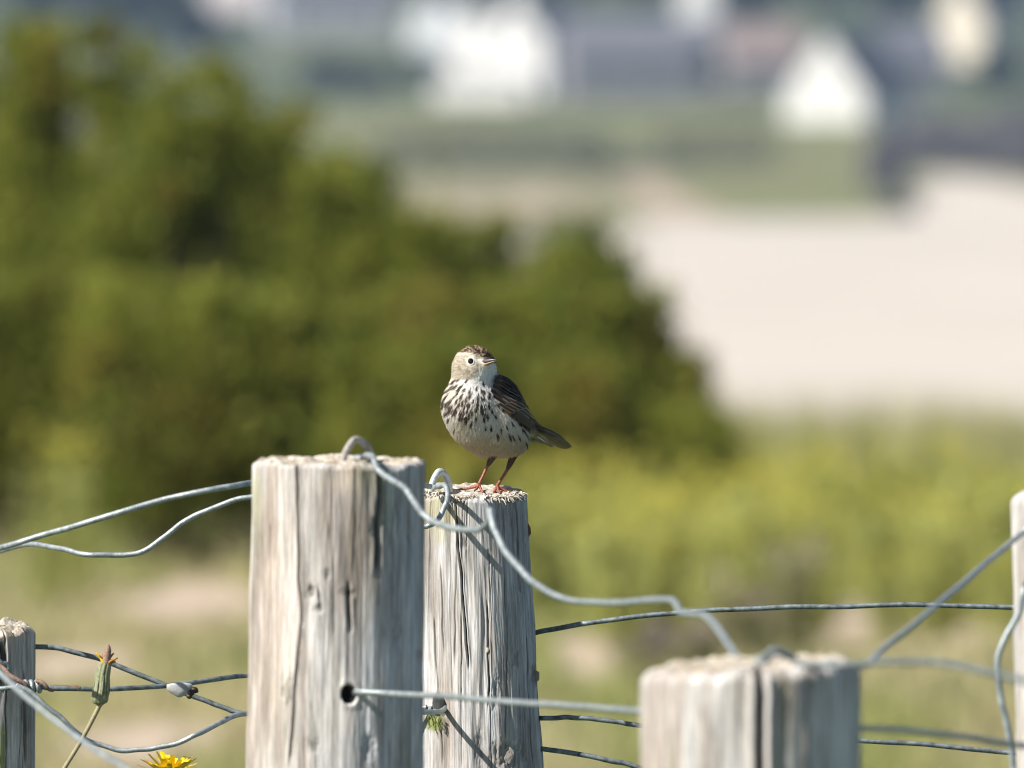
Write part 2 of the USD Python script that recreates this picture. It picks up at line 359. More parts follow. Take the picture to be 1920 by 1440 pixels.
house('house', 'small white house at the top edge above the tent-like gable', 1655, 1490, 16, 2.7, 5, 2.6, 4.0, (.70, .68, .66), chimney=False)
house('house', 'small cream house at the top edge right of the grey building', 1418, 1490, 16, 2.5, 5, 2.4, 3.8, (.70, .66, .60), chimney=False)
house('house', 'small white house in the top right corner', 1908, 1470, 16, 2.5, 5, 2.4, 3.8, (.70, .68, .68), chimney=False)

def leaf_cloud(rng, centres, radii, per, size, c_lo, c_hi, up=.3, squash=1.0, shell=.55):
    """leaf-sized bent faces through the volume of several clumps; colours vary per clump and leaf"""
    V, F, C, n = [], [], [], 0
    for c, r, k in zip(centres, radii, per):
        d = rng.normal(size=(k, 3)); d /= np.linalg.norm(d, axis=1, keepdims=True)
        rr = r * (shell + (1 - shell) * rng.random(k)) * (1 + .25 * rng.normal(size=k) * (rng.random(k) < .25))
        p = c + d * rr[:, None] * [1, 1, squash]
        ax = rng.normal(size=(k, 3)) * .8 + d * .5 + [0, 0, up]; ax /= np.linalg.norm(ax, axis=1, keepdims=True)
        sd = np.cross(ax, rng.normal(size=(k, 3))); sd /= np.linalg.norm(sd, axis=1, keepdims=True)
        s = size * (.6 + .8 * rng.random(k))[:, None]
        v = np.stack([p - ax * s, p + sd * s * .38, p + ax * s, p - sd * s * .38], 1)
        V.append(v.reshape(-1, 3)); b = n + 4 * np.arange(k)[:, None]
        F.append(np.vstack([b + [0, 1, 2], b + [0, 2, 3]])); n += 4 * k
        t = np.clip(rng.random() * .75 + rng.random(k) * .25, 0, 1)
        C.append(np.repeat(mix(c_lo, c_hi, t), 4, 0))
    return np.vstack(V), np.vstack(F), np.vstack(C)

def far_tree(name, label, cat, px, d, w, hgt, c_lo, c_hi, seed, trunk=.25, group=None):
    r = np.random.default_rng(seed); base = ground_point(px, d)
    t = thing(name, label, cat, base, group)
    n = 22
    u = r.random((n, 3)); ang = u[:, 0] * 2 * pi; zz = trunk + (1 - trunk) * (.12 + .76 * u[:, 1]); rad = (w / 2) * .72 * np.sqrt(u[:, 2]) * np.sqrt(np.clip(1 - ((zz - trunk) / (1 - trunk) * 2 - .9) ** 2 * .7, .1, 1))
    cs = base + np.stack([rad * np.cos(ang), rad * np.sin(ang), zz * hgt], 1)
    rs = (w * .16 + .1 * w * r.random(n)) * .95
    v, f, c = leaf_cloud(r, cs, rs, [260] * n, w * .05, c_lo, c_hi, squash=.8)
    put('crown', (v, f), M['leaf'], t, color=c)
    br = [tube(np.array([base - [0, 0, .3], base + [0, 0, hgt * trunk * 1.2], base + [.03 * w, 0, hgt * .75]]), [w * .04, w * .03, w * .01], 7)]
    for k in range(5):
        br.append(tube(np.array([base + [0, 0, hgt * (trunk + .1 * k)], cs[k]]), [w * .018, w * .006], 5))
    put('trunk', joined(br), M['bark'], t)
    return t

DK = (np.array([.018, .035, .022]), np.array([.045, .075, .04]))
MG = (np.array([.04, .075, .03]), np.array([.09, .13, .05]))
for i, (lab, px, d, w, hg, cols) in enumerate([
    ('dark round tree at the upper left behind the tall leafy shrub', 110, 1380, 10, 9, DK), ('dark spreading tree between the tall shrub and the pale pinkish house', 255, 1370, 9, 7.5, DK),
    ('dark tree low in front of the pale pinkish house', 365, 1330, 5.5, 4.6, DK), ('low dark green tree left of the white gables', 610, 1240, 4.0, 2.4, DK), ('low dark green tree nearest the white annexe', 690, 1235, 3.6, 2.1, DK),
    ('mid green bushy tree on the slope left of the white gables', 800, 1262, 4.6, 2.2, MG), ('slim dark tree at the right end of the long grey building', 1330, 1212, 2.2, 4.4, DK),
    ('dark green tree below the cream house end at the right edge', 1872, 1240, 4.2, 3.0, DK), ('bluish tree above the reddish roof', 1400, 1390, 7, 6.5, DK), ('bluish tree right of the tent-like gable top', 1680, 1400, 6, 5.5, DK),
    ('bluish tree at the upper right beside the cream house end', 1890, 1400, 5, 6.5, DK), ('bluish tree between the white gables and the grey roof at the top', 1080, 1440, 9, 7.5, DK), ('bluish tree behind the lilac grey house', 560, 1460, 8, 6.5, MG),
    ('grey-green tree above the tent-like gable', 1540, 1430, 7, 6.0, MG), ('bluish tree behind the white gables', 940, 1450, 7, 6, DK), ('bluish tree top centre right above the grey roof', 1210, 1450, 8, 7, MG)]):
    far_tree('tree', lab, 'tree', px, d, w, hg, cols[0], cols[1], 100 + i)
# the wooded hillside behind, one far-off mass
r = np.random.default_rng(77)
cs, rs = [], []
for k in range(420):
    d = 1520 + 330 * r.random(); x = (r.random() - .5) * 190
    cs.append([x, d, float(height(x, d)) + 2.2 + 2.2 * r.random()]); rs.append(2.2 + 1.8 * r.random())
v, f, c = leaf_cloud(r, np.array(cs), rs, [70] * len(cs), .62, np.array([.03, .05, .03]), np.array([.09, .11, .06]))
w = put('hillside_wood', (v, f), M['leaf'], color=c); meta(w, 'wooded hillside fading blue behind the village', 'wood', kind='stuff')
# hedges and rocks along the far bank
def hedge(label, px0, px1, d, hgt, seed, cols=DK):
    rr = np.random.default_rng(seed); a, b = ground_point(px0, d), ground_point(px1, d); t = thing('hedge', label, 'hedge', (a + b) / 2)
    n = max(6, int(np.linalg.norm(b - a) / .5)); u = (np.arange(n) + rr.random(n)) / n
    cc = a + (b - a) * u[:, None] + np.c_[rr.normal(size=n) * .1, rr.normal(size=n) * .5, hgt * (.35 + .35 * rr.random(n))]
    v, f, c = leaf_cloud(rr, cc, hgt * (.35 + .2 * rr.random(n)), [130] * n, .12, *cols); put('crown', (v, f), M['leaf'], t, color=c)
    st = [tube(np.array([[p[0], p[1], float(height(p[0], p[1])) - .1], p]), [.04, .015], 5) for p in cc[::2]]; meta(put('stem', joined(st), M['bark'], t), kind='stuff')
hedge('dark low hedge below the field between the long grey building and the tent-like gable', 1225, 1450, 982, 2.3, 31, (np.array([.028, .028, .024]), np.array([.06, .055, .045])))
hedge('dark low hedge at the end of the sandy track', 1085, 1190, 955, 1.9, 32)
hedge('low brownish hedge on the bank under the two white gables', 700, 1130, 985, 2.1, 33, (np.array([.035, .03, .03]), np.array([.07, .06, .05])))

def boulder(label, px, d, w, hgt, seed, sink=.2):
    base = ground_point(px, d); m = trimesh.creation.icosphere(4); v = np.array(m.vertices)
    v = v * (1 + .5 * (meshkit.fbm(v * 1.3 + seed * 7.1, 4, seed) - .5) + .25 * (meshkit.fbm(v * 4 + seed, 3, seed + 3) - .5))[:, None]
    v = v * [w / 2, w / 2 * .8, hgt * .62] + base + [0, 0, hgt * (.5 - sink)]
    t = put('boulder', (v, np.array(m.faces)), M['rock'], smooth=35); meta(t, label, 'rock', 'dark rocks along the far shore')
for i, (lab, px, d, w, hg) in enumerate([
    ('tall dark rock standing at the left end of the shore rocks', 1660, 940, 2.3, 4.2), ('dark rock low at the water-side foot of the tall rock', 1690, 912, 1.8, 1.4), ('long dark rock behind the sand hump', 1770, 975, 6.0, 3.4),
    ('dark rock ledge second from the right edge', 1860, 965, 4.4, 3.6), ('big dark rock at the right edge of the shore', 1935, 955, 4.4, 4.2), ('low dark rock between the tall rock and the long one', 1712, 975, 2.6, 2.8)]):
    boulder(lab, px, d, w, hg, 3 + i)

# ------------------------------------------------------------------ shrubs in the dunes
LG = (np.array([.085, .118, .014]), np.array([.335, .345, .055]))
OL = (np.array([.14, .125, .022]), np.array([.34, .28, .06]))
GR = (np.array([.12, .15, .05]), np.array([.27, .29, .12]))
def shrub(label, px, top, wpx, d, seed, cols=LG, low=.12, dens=1.0, brown=.25):
    rr = np.random.default_rng(seed); base = ground_point(px, d); s = K * d
    H = EYE[2] - (top - 240) * s - base[2]; W = wpx * s
    t = thing('shrub', label, 'shrub', base)
    n = int(34 * dens); cs, rs = [], []
    for k in range(n):
        z = H * (low + (.86 - low) * ((k + rr.random()) / n)); q = z / H
        rad = W / 2 * math.sqrt(max(.12, 1 - (max(0, q - .40) / .56) ** 2)) * (.85 if q < .2 else 1)
        a = rr.random() * 2 * pi; ra = rad * np.sqrt(.25 + .75 * rr.random()) * .8
        cs.append(base + [ra * math.cos(a), ra * math.sin(a) * .8, z]); rs.append((.10 + .16 * rr.random()) * (1.15 - .4 * q) * (W / .85) ** .5)
    for k in range(int(7 * dens)):     # shoots that stand above the mass
        a = rr.random() * 2 * pi; ra = W * .42 * math.sqrt(rr.random())
        for q in (.70, .80, .90):
            cs.append(base + [ra * math.cos(a) * (1 + .3 * (q - .74)), ra * math.sin(a), H * (q + .05 * rr.random())]); rs.append(.075 * (1.6 - q))
    V, F, C, m = [], [], [], 0
    for c, r_ in zip(cs, rs):
        lo, hi = (OL if rr.random() < brown else cols)
        v, f, cc = leaf_cloud(rr, [c], [r_], [int(300 * (r_ / .13) ** 1.6) + 60], .026, lo, hi, up=.6, squash=1.05, shell=.25)
        V.append(v); F.append(f + m); C.append(cc); m += len(v)
    ca = np.array(cs); v, f, cc = leaf_cloud(rr, ca, np.array(rs) * 1.75, [34] * len(cs), .028, cols[0] * 1.3, cols[1], up=.8, shell=.5); V.append(v); F.append(f + m); C.append(cc); m += len(v)
    put('foliage', (np.vstack(V), np.vstack(F)), M['leaf'], t, color=np.vstack(C))
    st = []
    for c in cs[::2]:
        st.append(tube(spline([base + [rr.normal() * .05, rr.normal() * .05, -.05], base * .45 + np.array(c) * .55 + [0, 0, -.06], c], 4), np.linspace(.012, .004, 9), 5))
    put('stem', joined(st), M['bark'], t)
for i, a in enumerate([
    ('tall olive green shrub at the left edge, highest in the thicket', -30, -20, 420, 64), ('tall green shrub with a pointed top, second from the left edge', 140, 15, 380, 62), ('green shrub with leaning shoots below the pale pinkish house', 335, 90, 380, 61),
    ('broad green shrub left of the middle of the thicket', 480, 165, 340, 63), ('olive shrub whose top reaches the foot of the green field', 620, 275, 320, 62), ('rounded green shrub in mid-thicket above the nearest post', 735, 380, 300, 61),
    ('lower bushy shrub behind the bird, left of it', 840, 530, 300, 60), ('green shrub straight behind the bird', 985, 440, 330, 61), ('shrub right of the bird with dark gaps', 1120, 530, 280, 60),
    ('small outermost shrub at the right end of the thicket', 1250, 650, 170, 60, .6), ('low leafy shrub at the right foot of the thicket', 1300, 770, 180, 59, .6), ('low front shrub at the left edge of the thicket', 40, 500, 420, 58),
    ('low front shrub in the left half of the thicket', 300, 520, 420, 57.5), ('low front shrub behind the left side of the nearest post', 560, 560, 420, 57.5), ('low dark shrub between the posts and the thicket', 800, 640, 360, 57),
    ('shrub filling the thicket front below the bird tail', 1060, 690, 330, 57.5)]):
    shrub(*a[:5], 200 + i, brown=.12 if i % 3 else .3, low=.34 if i >= 11 else .14, dens=a[5] if len(a) > 5 else 1.0)
shrub('green shrub deeper in the thicket between the two tall ones at the left', 190, 300, 330, 66, 240)
shrub('green shrub deeper in the thicket left of its middle', 400, 380, 330, 66, 241)
shrub('thin grey-green shrub standing alone above the thicket right of centre', 1075, 395, 250, 70, 230, cols=GR, dens=.7, brown=.1)
shrub('thin grey-green shrub beside the sand edge, right of the other thin one', 1165, 465, 130, 71, 231, cols=GR, dens=.5, brown=.1)
shrub('thin leafy shrub left of the grey-green ones, against the sandy bank', 900, 400, 160, 70, 232, cols=LG, dens=.7, brown=.3)

# ------------------------------------------------------------------ meadow
r = np.random.default_rng(9)
def blades(n, x0, x1, y0, y1, hfun, cfun, wid, r, lean=.35):
    x = x0 + (x1 - x0) * r.random(n); y = y0 + (y1 - y0) * r.random(n)
    z = height(x, y); hh = hfun(x, y) * (.55 + .7 * r.random(n)); keep = hh > .012
    x, y, z, hh = x[keep], y[keep], z[keep], hh[keep]; n = len(x)
    a = r.random(n) * 2 * pi; l = hh * lean * r.random(n) * 2; w = wid * (.6 + .8 * r.random(n)); b = r.random(n) * 2 * pi
    p0 = np.stack([x, y, z - .01], 1); sd = np.stack([np.cos(b), np.sin(b), 0 * b], 1) * w[:, None]
    p1 = p0 + np.stack([np.cos(a) * l * .35, np.sin(a) * l * .35, hh * .6], 1); p2 = p0 + np.stack([np.cos(a) * l, np.sin(a) * l, hh], 1)
    v = np.stack([p0 - sd, p0 + sd, p1 - sd * .8, p1 + sd * .8, p2], 1).reshape(-1, 3); o = 5 * np.arange(n)[:, None]
    f = np.vstack([o + [0, 1, 3], o + [0, 3, 2], o + [2, 3, 4]])
    return v, f, np.repeat(cfun(x, y, r), 5, 0)
def sandy(x, y):
    c = ground_colour(x, y); return smoothstep(.33, .45, c[:, 0])
def gh(x, y):
    right = smoothstep(-.2, .5, x); return (.06 + .10 * vnoise(x * 2, y * .3, 0, 21) + .10 * right * smoothstep(50, 62, y)) * (1 - .92 * sandy(x, y))
def gc(x, y, r):
    n = vnoise(x * 1.5, y * .22, 0, 11); t = np.clip(smoothstep(.40, .60, n) * .8 + .35 * (r.random(len(x)) - .4), 0, 1)
    right = smoothstep(-.1, .6, x) * smoothstep(47, 56, y)
    c = mix(np.array([.46, .41, .23]), np.array([.27, .30, .09]), t)
    return mix(c, c * [.72, .86, .42], right)
v, f, c = blades(90000, -2.6, 2.8, 33, 74, gh, gc, .006, r)
g = put('meadow_grass', (v, f), M['grass'], color=c); meta(g, 'dry and green grass covering the dune behind the fence', 'grass', kind='stuff')
v, f, c = blades(9000, .15, 3.4, 62, 88, lambda x, y: .18 + .36 * vnoise(x * 1.5, y * .3, 0, 63), lambda x, y, r: mix(np.array([.46, .41, .24]), np.array([.33, .34, .14]), r.random(len(x))), .0055, r, lean=.3)
g = put('crest_grass', (v, f), M['grass'], color=c); meta(g, 'sparse tall grass stalks on the dune crest in front of the beach', 'grass', kind='stuff')
v, f, c = blades(26000, -7, 7, 2, 34, lambda x, y: .10 + .1 * vnoise(x, y, 0, 5), lambda x, y, r: np.array([.075, .10, .032]) * (.6 + .8 * r.random((len(x), 1))), .005, r)
g = put('near_grass', (v, f), M['grass'], color=c); meta(g, 'short grass around the fence posts', 'grass', kind='stuff')

def flowering(proto_name, label, cat, loc, hgt, stems, petal, leafc, seed, spread=.16, size=.011, per=16, group=None):
    rr = np.random.default_rng(seed); t = thing(proto_name, label, cat, loc, group); loc = np.asarray(loc, float)
    st, fv, lv = [], [], []
    for k in range(stems):
        a = rr.random() * 2 * pi; q = spread * math.sqrt(rr.random()); hh = hgt * (.6 + .4 * rr.random())
        tip = loc + [q * math.cos(a), q * math.sin(a), hh]; b = loc + [q * .25 * math.cos(a), q * .25 * math.sin(a), -.02]
        mid = (b + tip) / 2 + [rr.normal() * .02, rr.normal() * .02, 0]; st.append(tube(spline([b, mid, tip], 4), np.linspace(.004, .0018, 9), 5))
        fv.append((tip, .028 + .02 * rr.random())); lv += [(mid, .05), (b * .35 + mid * .65, .06), (mid * .5 + tip * .5, .035)]
    v, f = joined(st); meta(put('stem', (v, f), M['grass'], t, color=np.tile(leafc * .9, (len(v), 1))), kind='stuff')
    v, f, c = leaf_cloud(rr, [x[0] for x in lv], [x[1] for x in lv], [26] * len(lv), .020, leafc * .75, leafc * 1.25, up=.5, squash=1.5); meta(put('foliage', (v, f), M['leaf'], t, color=c), kind='stuff')
    v, f, c = leaf_cloud(rr, [x[0] for x in fv], [x[1] for x in fv], [per] * len(fv), size, petal * .85, petal * 1.05, shell=.3); meta(put('flower', (v, f), M['flower'], t, color=c), kind='stuff')
    return t
YEL = np.array([.58, .54, .10]); YG = np.array([.43, .45, .15])
r = np.random.default_rng(14)
spots = []
for k in range(84):
    d = 48 + 25 * r.random(); px = 985 + 960 * r.random() ** .85
    spots.append((px, d))
protos = []
GRP = 'yellow-flowered stalks massed in the blurred meadow'
for k in range(4):
    px, d = spots[k]; d = 50 + 3 * k; b = ground_point(px, d)
    protos.append(flowering('yellow_wildflower', 'yellow-flowered leafy stalk standing in the blurred meadow right of the posts', 'wildflower', b, .46, 12, YEL, YG, 300 + k, spread=.17, group=GRP))
for k, (px, d) in enumerate(spots[4:]):
    s = .55 + .65 * r.random(); b = ground_point(px, d)
    copy_of(protos[k % 4], b, r.random() * 360, (s, s, s * (.8 + .3 * r.random()) * (1.15 - (d - 48) / 25 * .66)), group=GRP)
for lab, px, top, d, pet, n in (('tall thin yellow-flowered stalk alone at the left edge before the thicket', 80, 790, 52, YEL, 7), ('shorter yellow-flowered stalk right of the tall one at the left edge', 160, 830, 53, YEL, 5),
                                ('yellow-flowered plant low behind the two fence posts', 850, 850, 54, YEL, 8), ('yellow-flowered plant just right of the bird perch', 1040, 830, 55, YEL, 9)):
    b = ground_point(px, d); flowering('yellow_wildflower', lab, 'wildflower', b, (EYE[2] - (top - 240) * K * d) - b[2], n, pet, YG, 330 + px, spread=.07, per=22)
for lab, px, top, d, pet, n in (('pale pink seed-head plant with one round head above the split post', 1490, 1005, 47, np.array([.50, .42, .36]), 5), ('pale pinkish flower plant left of the one with the round head', 1400, 1075, 46.5, np.array([.50, .40, .36]), 8),
                                ('violet flower plant right behind the bird post', 1180, 1160, 45, np.array([.36, .27, .40]), 5), ('pinkish violet flower plant under the sagging wire', 1305, 1150, 45, np.array([.48, .36, .42]), 6)):
    b = ground_point(px, d); flowering('pink_wildflower', lab, 'wildflower', b, (EYE[2] - (top - 240) * K * d) - b[2], n, pet, np.array([.32, .31, .16]), 360 + px, spread=.08, per=30, size=.010)

# ------------------------------------------------------------------ fence posts
def along(d):
    """distance of a thing on the fence line that comes towards the camera"""
    return np.interp(d, [9, 10.3, 10.7, 12.4, 12.7, 13.85, 15], [10.05, 11.35, 11.75, 12.82, 13.12, 13.85, 15])
def post(label, cx, top, d, rpx, lean=0.0, grow=1.0, cracks=(), holes=(), seed=0, mat='post', fine=.001, nang=480, vis=.26, tilt=(0, .0), rough=.0012, round_=.003, rand_cracks=10, lichen_or_shade_tint=(), dents=()):
    """a round post; cracks are (photo x at top, photo y from, y to, drift in x, half width m, depth m), holes (photo x, y, radius m)"""
    d = float(along(d)); s = K * d; c = P(cx, top, d); c[1] = d * FWD[1]; R0 = rpx * s; ztop = c[2]; foot = float(height(c[0], c[1]))
    total = ztop - foot + .25
    t = np.concatenate([np.linspace(0, round_, 5)[:-1], np.arange(round_, vis, fine), np.geomspace(vis, total, 24)])
    th = np.linspace(-pi, pi, nang, endpoint=False)
    T, TH = np.meshgrid(t, th, indexing='ij')
    R = R0 * (1 + (grow - 1) * np.minimum(T, .5) / .22)
    cs, sn = np.cos(TH), np.sin(TH); rr = np.random.default_rng(seed); THW = TH + .10 * (vnoise(np.cos(TH) * 2, np.sin(TH) * 2, T * 11, seed + 30, 3) - .5); cw, sw_ = np.cos(THW), np.sin(THW)
    lf = vnoise(cs * 1.6 + seed, sn * 1.6, T * 3, seed, 2) - .5
    r = R * (1 + .07 * lf) + .0035 * (vnoise(cs * 6, sn * 6, T * 9, seed + 1, 2) - .5)
    ridge = vnoise(cw * R0 / .0035, sw_ * R0 / .0035, T * 19, seed + 2, 3) - .5; blot = vnoise(cw * R0 / .011, sw_ * R0 / .011, T * 16, seed + 31, 4) - .5
    r += .0011 * ridge + .0007 * (vnoise(cw * R0 / .0011, sw_ * R0 / .0011, T * 40, seed + 3, 2) - .5)
    tint = np.ones(T.shape + (3,)) * (1 + .14 * ridge + .55 * blot)[..., None] * (1 + blot[..., None] * np.array([-.12, .0, .16]))
    allc = list(cracks)
    for k in range(rand_cracks):
        a = (rr.random() - .5) * 1.9; y0 = rr.random() * 420 * .9; allc.append((cx + math.sin(a) * rpx, top + y0 * (rr.random() < .7), top + y0 + 60 + 260 * rr.random(), (rr.random() - .5) * 14, .0003 + .0002 * rr.random(), .0008))
    for (x, y0, y1, dr, hw, dep) in allc:
        f = np.clip((T / s - (y0 - top)) / max(y1 - y0, 1), 0, 1)
        xx = x + dr * f + 5 * (vnoise(T * 45, x, 0, seed + 9, 2) - .5) - cx - lean * T / s
        tc = np.arcsin(np.clip(xx / (R / s), -.98, .98))
        arc = np.abs((TH - tc) * R)
        on = smoothstep(y0 - 4, y0 + 22 if y0 > top else y0 - 3.9, T / s + top) * (1 - smoothstep(y1 - 40, y1, T / s + top)) * (cs > -.2)
        gk = np.exp(-(arc / hw) ** 2) * on
        r -= dep * gk; tint *= (1 - .62 * gk)[..., None]
        r += dep * .18 * np.exp(-((arc - 2.4 * hw) / (1.4 * hw)) ** 2) * on
    for (x, y, rad) in holes:
        tc = math.asin(np.clip((x - cx) / rpx, -.98, .98)); arc = np.hypot((TH - tc) * R, (T - (y - top) * s) * .85)
        hk = 1 - smoothstep(rad * .82, rad * 1.08, arc + .0012 * (vnoise(TH * 9, T * 200, 0, seed + 5) - .5)); r -= .03 * hk; tint *= (1 - .75 * hk)[..., None]
        r += .0005 * np.exp(-((arc - rad * 1.35) / (rad * .35)) ** 2) * (1 + 2 * ridge)
    for (x, y, rx, ry, dep) in dents:
        xx = cx + lean * T / s + sn * R / s; yy = top + T / s
        e = np.hypot((xx - x) / rx, (yy - y) / ry) + 1.5 * (vnoise(xx / 5, yy / 10, 0, seed + 33, 3) - .5)
        r -= dep * np.exp(-e ** 2) * (cs > 0); r += dep * .10 * np.exp(-((e - 1.5) / .5) ** 2) * (cs > 0); tint *= (1 - .5 * np.exp(-(e * 1.25) ** 2) * (cs > 0))[..., None]
    for (x, y, rx, ry, colr, a_) in lichen_or_shade_tint:  # tint patches: growth, wood tone, and shade painted on right-hand sides
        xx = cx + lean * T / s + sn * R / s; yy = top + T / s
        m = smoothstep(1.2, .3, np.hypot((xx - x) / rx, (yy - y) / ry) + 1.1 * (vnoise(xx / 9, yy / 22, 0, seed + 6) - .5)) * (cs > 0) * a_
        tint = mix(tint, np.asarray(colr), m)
    r = r * np.sqrt(np.clip(1 - (1 - np.minimum(T / round_, 1)) ** 2 * (2 * round_ / R0) * .9, 0, 1))
    x = c[0] + lean * T + r * sn; y = c[1] - r * cs
    def top_off(x, y):
        return tilt[0] * (x - c[0]) + tilt[1] * (y - c[1]) + 7 * rough * (vnoise((x - c[0]) / .012, (y - c[1]) / .012, 3, seed + 7, 3) - .5) + 1.0 * rough * (vnoise(x / .003, y / .003, 1, seed + 8, 2) - .5)
    w = np.exp(-T / .02)
    z = ztop - T + w * top_off(x, y)
    V = np.stack([x, y, z], -1).reshape(-1, 3); C = tint.reshape(-1, 3); n = len(t)
    i, j = np.meshgrid(np.arange(n - 1), np.arange(nang), indexing='ij'); j2 = (j + 1) % nang; a, b, e, g_ = i * nang + j, i * nang + j2, (i + 1) * nang + j2, (i + 1) * nang + j
    F = [np.stack([a, g_, e], -1).reshape(-1, 3), np.stack([a, e, b], -1).reshape(-1, 3)]
    # end grain: rings to the middle
    rings = np.linspace(1, 0, 46)[1:-1]; o = len(V)
    RX = c[0] + (x[0] - c[0])[None] * rings[:, None]; RY = c[1] + (y[0] - c[1])[None] * rings[:, None]; RZ = ztop + top_off(RX, RY)
    endt = (.94 + .3 * (vnoise(RX / .002, RY / .002, 0, seed + 4, 2) - .5) + .12 * np.sin(np.hypot(RX - c[0], RY - c[1]) / .0011))[..., None] * np.array([1.06, 1.0, .88])
    V = np.vstack([V, np.stack([RX, RY, RZ], -1).reshape(-1, 3), [[c[0], c[1], ztop + top_off(c[0], c[1])]]]); C = np.vstack([C, endt.reshape(-1, 3), [[1, 1, 1]]])
    prev = np.arange(nang)
    for k in range(len(rings)):
        cur = o + k * nang + np.arange(nang); nx_ = np.roll(np.arange(nang), -1)
        F += [np.stack([prev, prev[nx_], cur[nx_]], 1), np.stack([prev, cur[nx_], cur], 1)]; prev = cur
    F.append(np.stack([prev, np.roll(prev, -1), np.full(nang, len(V) - 1)], 1))
    t_ = thing('fence_post', label, 'fence post', [c[0], c[1], foot])
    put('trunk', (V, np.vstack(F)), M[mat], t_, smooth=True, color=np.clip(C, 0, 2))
    return dict(thing=t_, c=c, R=R0, top=top_off, ztop=ztop, s=s)

GREENISH = (.62, .68, .36); PALE = (1.12, 1.1, 1.05); MOSS = (.42, .5, .12); BROWN = (.38, .24, .16)
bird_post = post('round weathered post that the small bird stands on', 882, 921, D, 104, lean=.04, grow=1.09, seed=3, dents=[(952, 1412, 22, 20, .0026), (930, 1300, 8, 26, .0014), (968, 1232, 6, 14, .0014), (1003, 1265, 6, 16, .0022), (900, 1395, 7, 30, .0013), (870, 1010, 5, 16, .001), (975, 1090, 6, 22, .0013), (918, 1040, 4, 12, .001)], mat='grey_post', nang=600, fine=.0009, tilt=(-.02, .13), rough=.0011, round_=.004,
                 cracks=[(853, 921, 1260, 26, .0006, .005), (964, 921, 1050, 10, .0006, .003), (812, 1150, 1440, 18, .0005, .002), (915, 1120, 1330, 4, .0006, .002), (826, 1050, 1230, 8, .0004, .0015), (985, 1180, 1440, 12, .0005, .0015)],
                 holes=[(812, 1322, .0075)], lichen_or_shade_tint=[(815, 1352, 22, 18, MOSS, .9), (822, 960, 46, 60, (.9, .86, .58), .8), (1001, 1270, 9, 22, BROWN, .9), (948, 1412, 28, 26, (.72, .66, .6), .8), (985, 1150, 50, 420, (.84, .91, 1.0), .7)], rand_cracks=9)  # tall cool strip at the right edge paints shade into the wood colour
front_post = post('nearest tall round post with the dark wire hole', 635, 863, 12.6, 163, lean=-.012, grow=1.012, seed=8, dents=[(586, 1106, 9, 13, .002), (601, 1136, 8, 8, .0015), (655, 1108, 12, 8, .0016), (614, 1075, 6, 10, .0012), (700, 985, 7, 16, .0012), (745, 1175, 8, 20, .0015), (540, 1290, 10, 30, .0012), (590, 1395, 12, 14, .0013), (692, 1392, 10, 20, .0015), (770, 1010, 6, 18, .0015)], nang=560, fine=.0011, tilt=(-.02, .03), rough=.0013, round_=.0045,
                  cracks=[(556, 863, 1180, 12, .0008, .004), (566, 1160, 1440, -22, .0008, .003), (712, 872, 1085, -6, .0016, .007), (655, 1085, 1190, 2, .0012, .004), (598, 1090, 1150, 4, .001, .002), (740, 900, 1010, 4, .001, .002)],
                  holes=[(661, 1297, .0060)], lichen_or_shade_tint=[(725, 940, 14, 90, GREENISH, .7), (690, 890, 40, 30, GREENISH, .5), (482, 960, 16, 130, GREENISH, .5), (640, 900, 60, 22, PALE, .7), (785, 1225, 12, 16, BROWN, .9), (705, 1240, 60, 130, (.93, .98, 1.06), .8), (700, 1400, 70, 60, (.9, .95, 1.04), .8), (765, 1100, 60, 420, (.80, .86, .94), .75), (525, 1100, 60, 300, (1.12, 1.06, 1.0), .5)], rand_cracks=10)  # tall cool right strip paints in shade; left strip is warmer and paler
split_post = post('blurred stout post with a wide split down its front', 1408, 1243, 10.5, 203, seed=12, nang=420, fine=.0016, vis=.2, tilt=(.06, .02), rough=.0015, round_=.010,
                  cracks=[(1423, 1225, 1900, 0, .0022, .022)], lichen_or_shade_tint=[(1478, 1300, 22, 60, PALE, .8), (1380, 1280, 45, 40, PALE, .8)], rand_cracks=6)
left_post = post('short grey post cut off by the left edge', -46, 1176, D, 113, seed=21, mat='grey_post', nang=480, fine=.0012, vis=.16, tilt=(.0, .07), rough=.0022, round_=.004, rand_cracks=12,
                 cracks=[(6, 1190, 1300, 2, .0016, .006), (45, 1250, 1440, 0, .0008, .003)], lichen_or_shade_tint=[(4, 1410, 14, 60, MOSS, .8), (20, 1182, 60, 18, (1.15, 1.02, .86), .9), (50, 1340, 14, 40, (.6, .6, .6), .7)])
right_post = post('blurred pale post cut off by the right edge', 2050, 922, 12.2, 152, lean=.02, seed=27, nang=360, fine=.0016, vis=.25, rough=.001, round_=.008, rand_cracks=5)

# torn fibres on the perch's cut end
rr = np.random.default_rng(40); sl, sc = [], []; s = K * D; c = bird_post['c']; R0 = bird_post['R']
for k in range(170):
    a = (rr.random() - .5) * 2 * 1.75; q = R0 * (.72 + .27 * rr.random()) if k < 120 else R0 * .9 * math.sqrt(rr.random())
    x, y = c[0] + q * math.sin(a), c[1] - q * math.cos(a); z = bird_post['ztop'] + bird_post['top'](x, y)
    L = .003 + .0055 * rr.random() ** 2; out = np.array([math.sin(a) + .5 * rr.normal(), -math.cos(a) + .4 * rr.normal(), .15 + .35 * rr.normal()]); out /= np.linalg.norm(out)
    p0 = np.array([x, y, z - .0006]); p1 = p0 + out * L * .55 + [0, 0, .0006]; p2 = p0 + out * L + [0, 0, -.0012 - .004 * rr.random() * (q > .9 * R0)]
    v, f = tube(np.array([p0, p1, p2]), [.0009, .0010, .0003], 4, flat=.5); sl.append((v, f)); b = .5 + .75 * rr.random(); sc.append(np.tile(np.array([.62, .57, .47]) * b, (len(v), 1)))
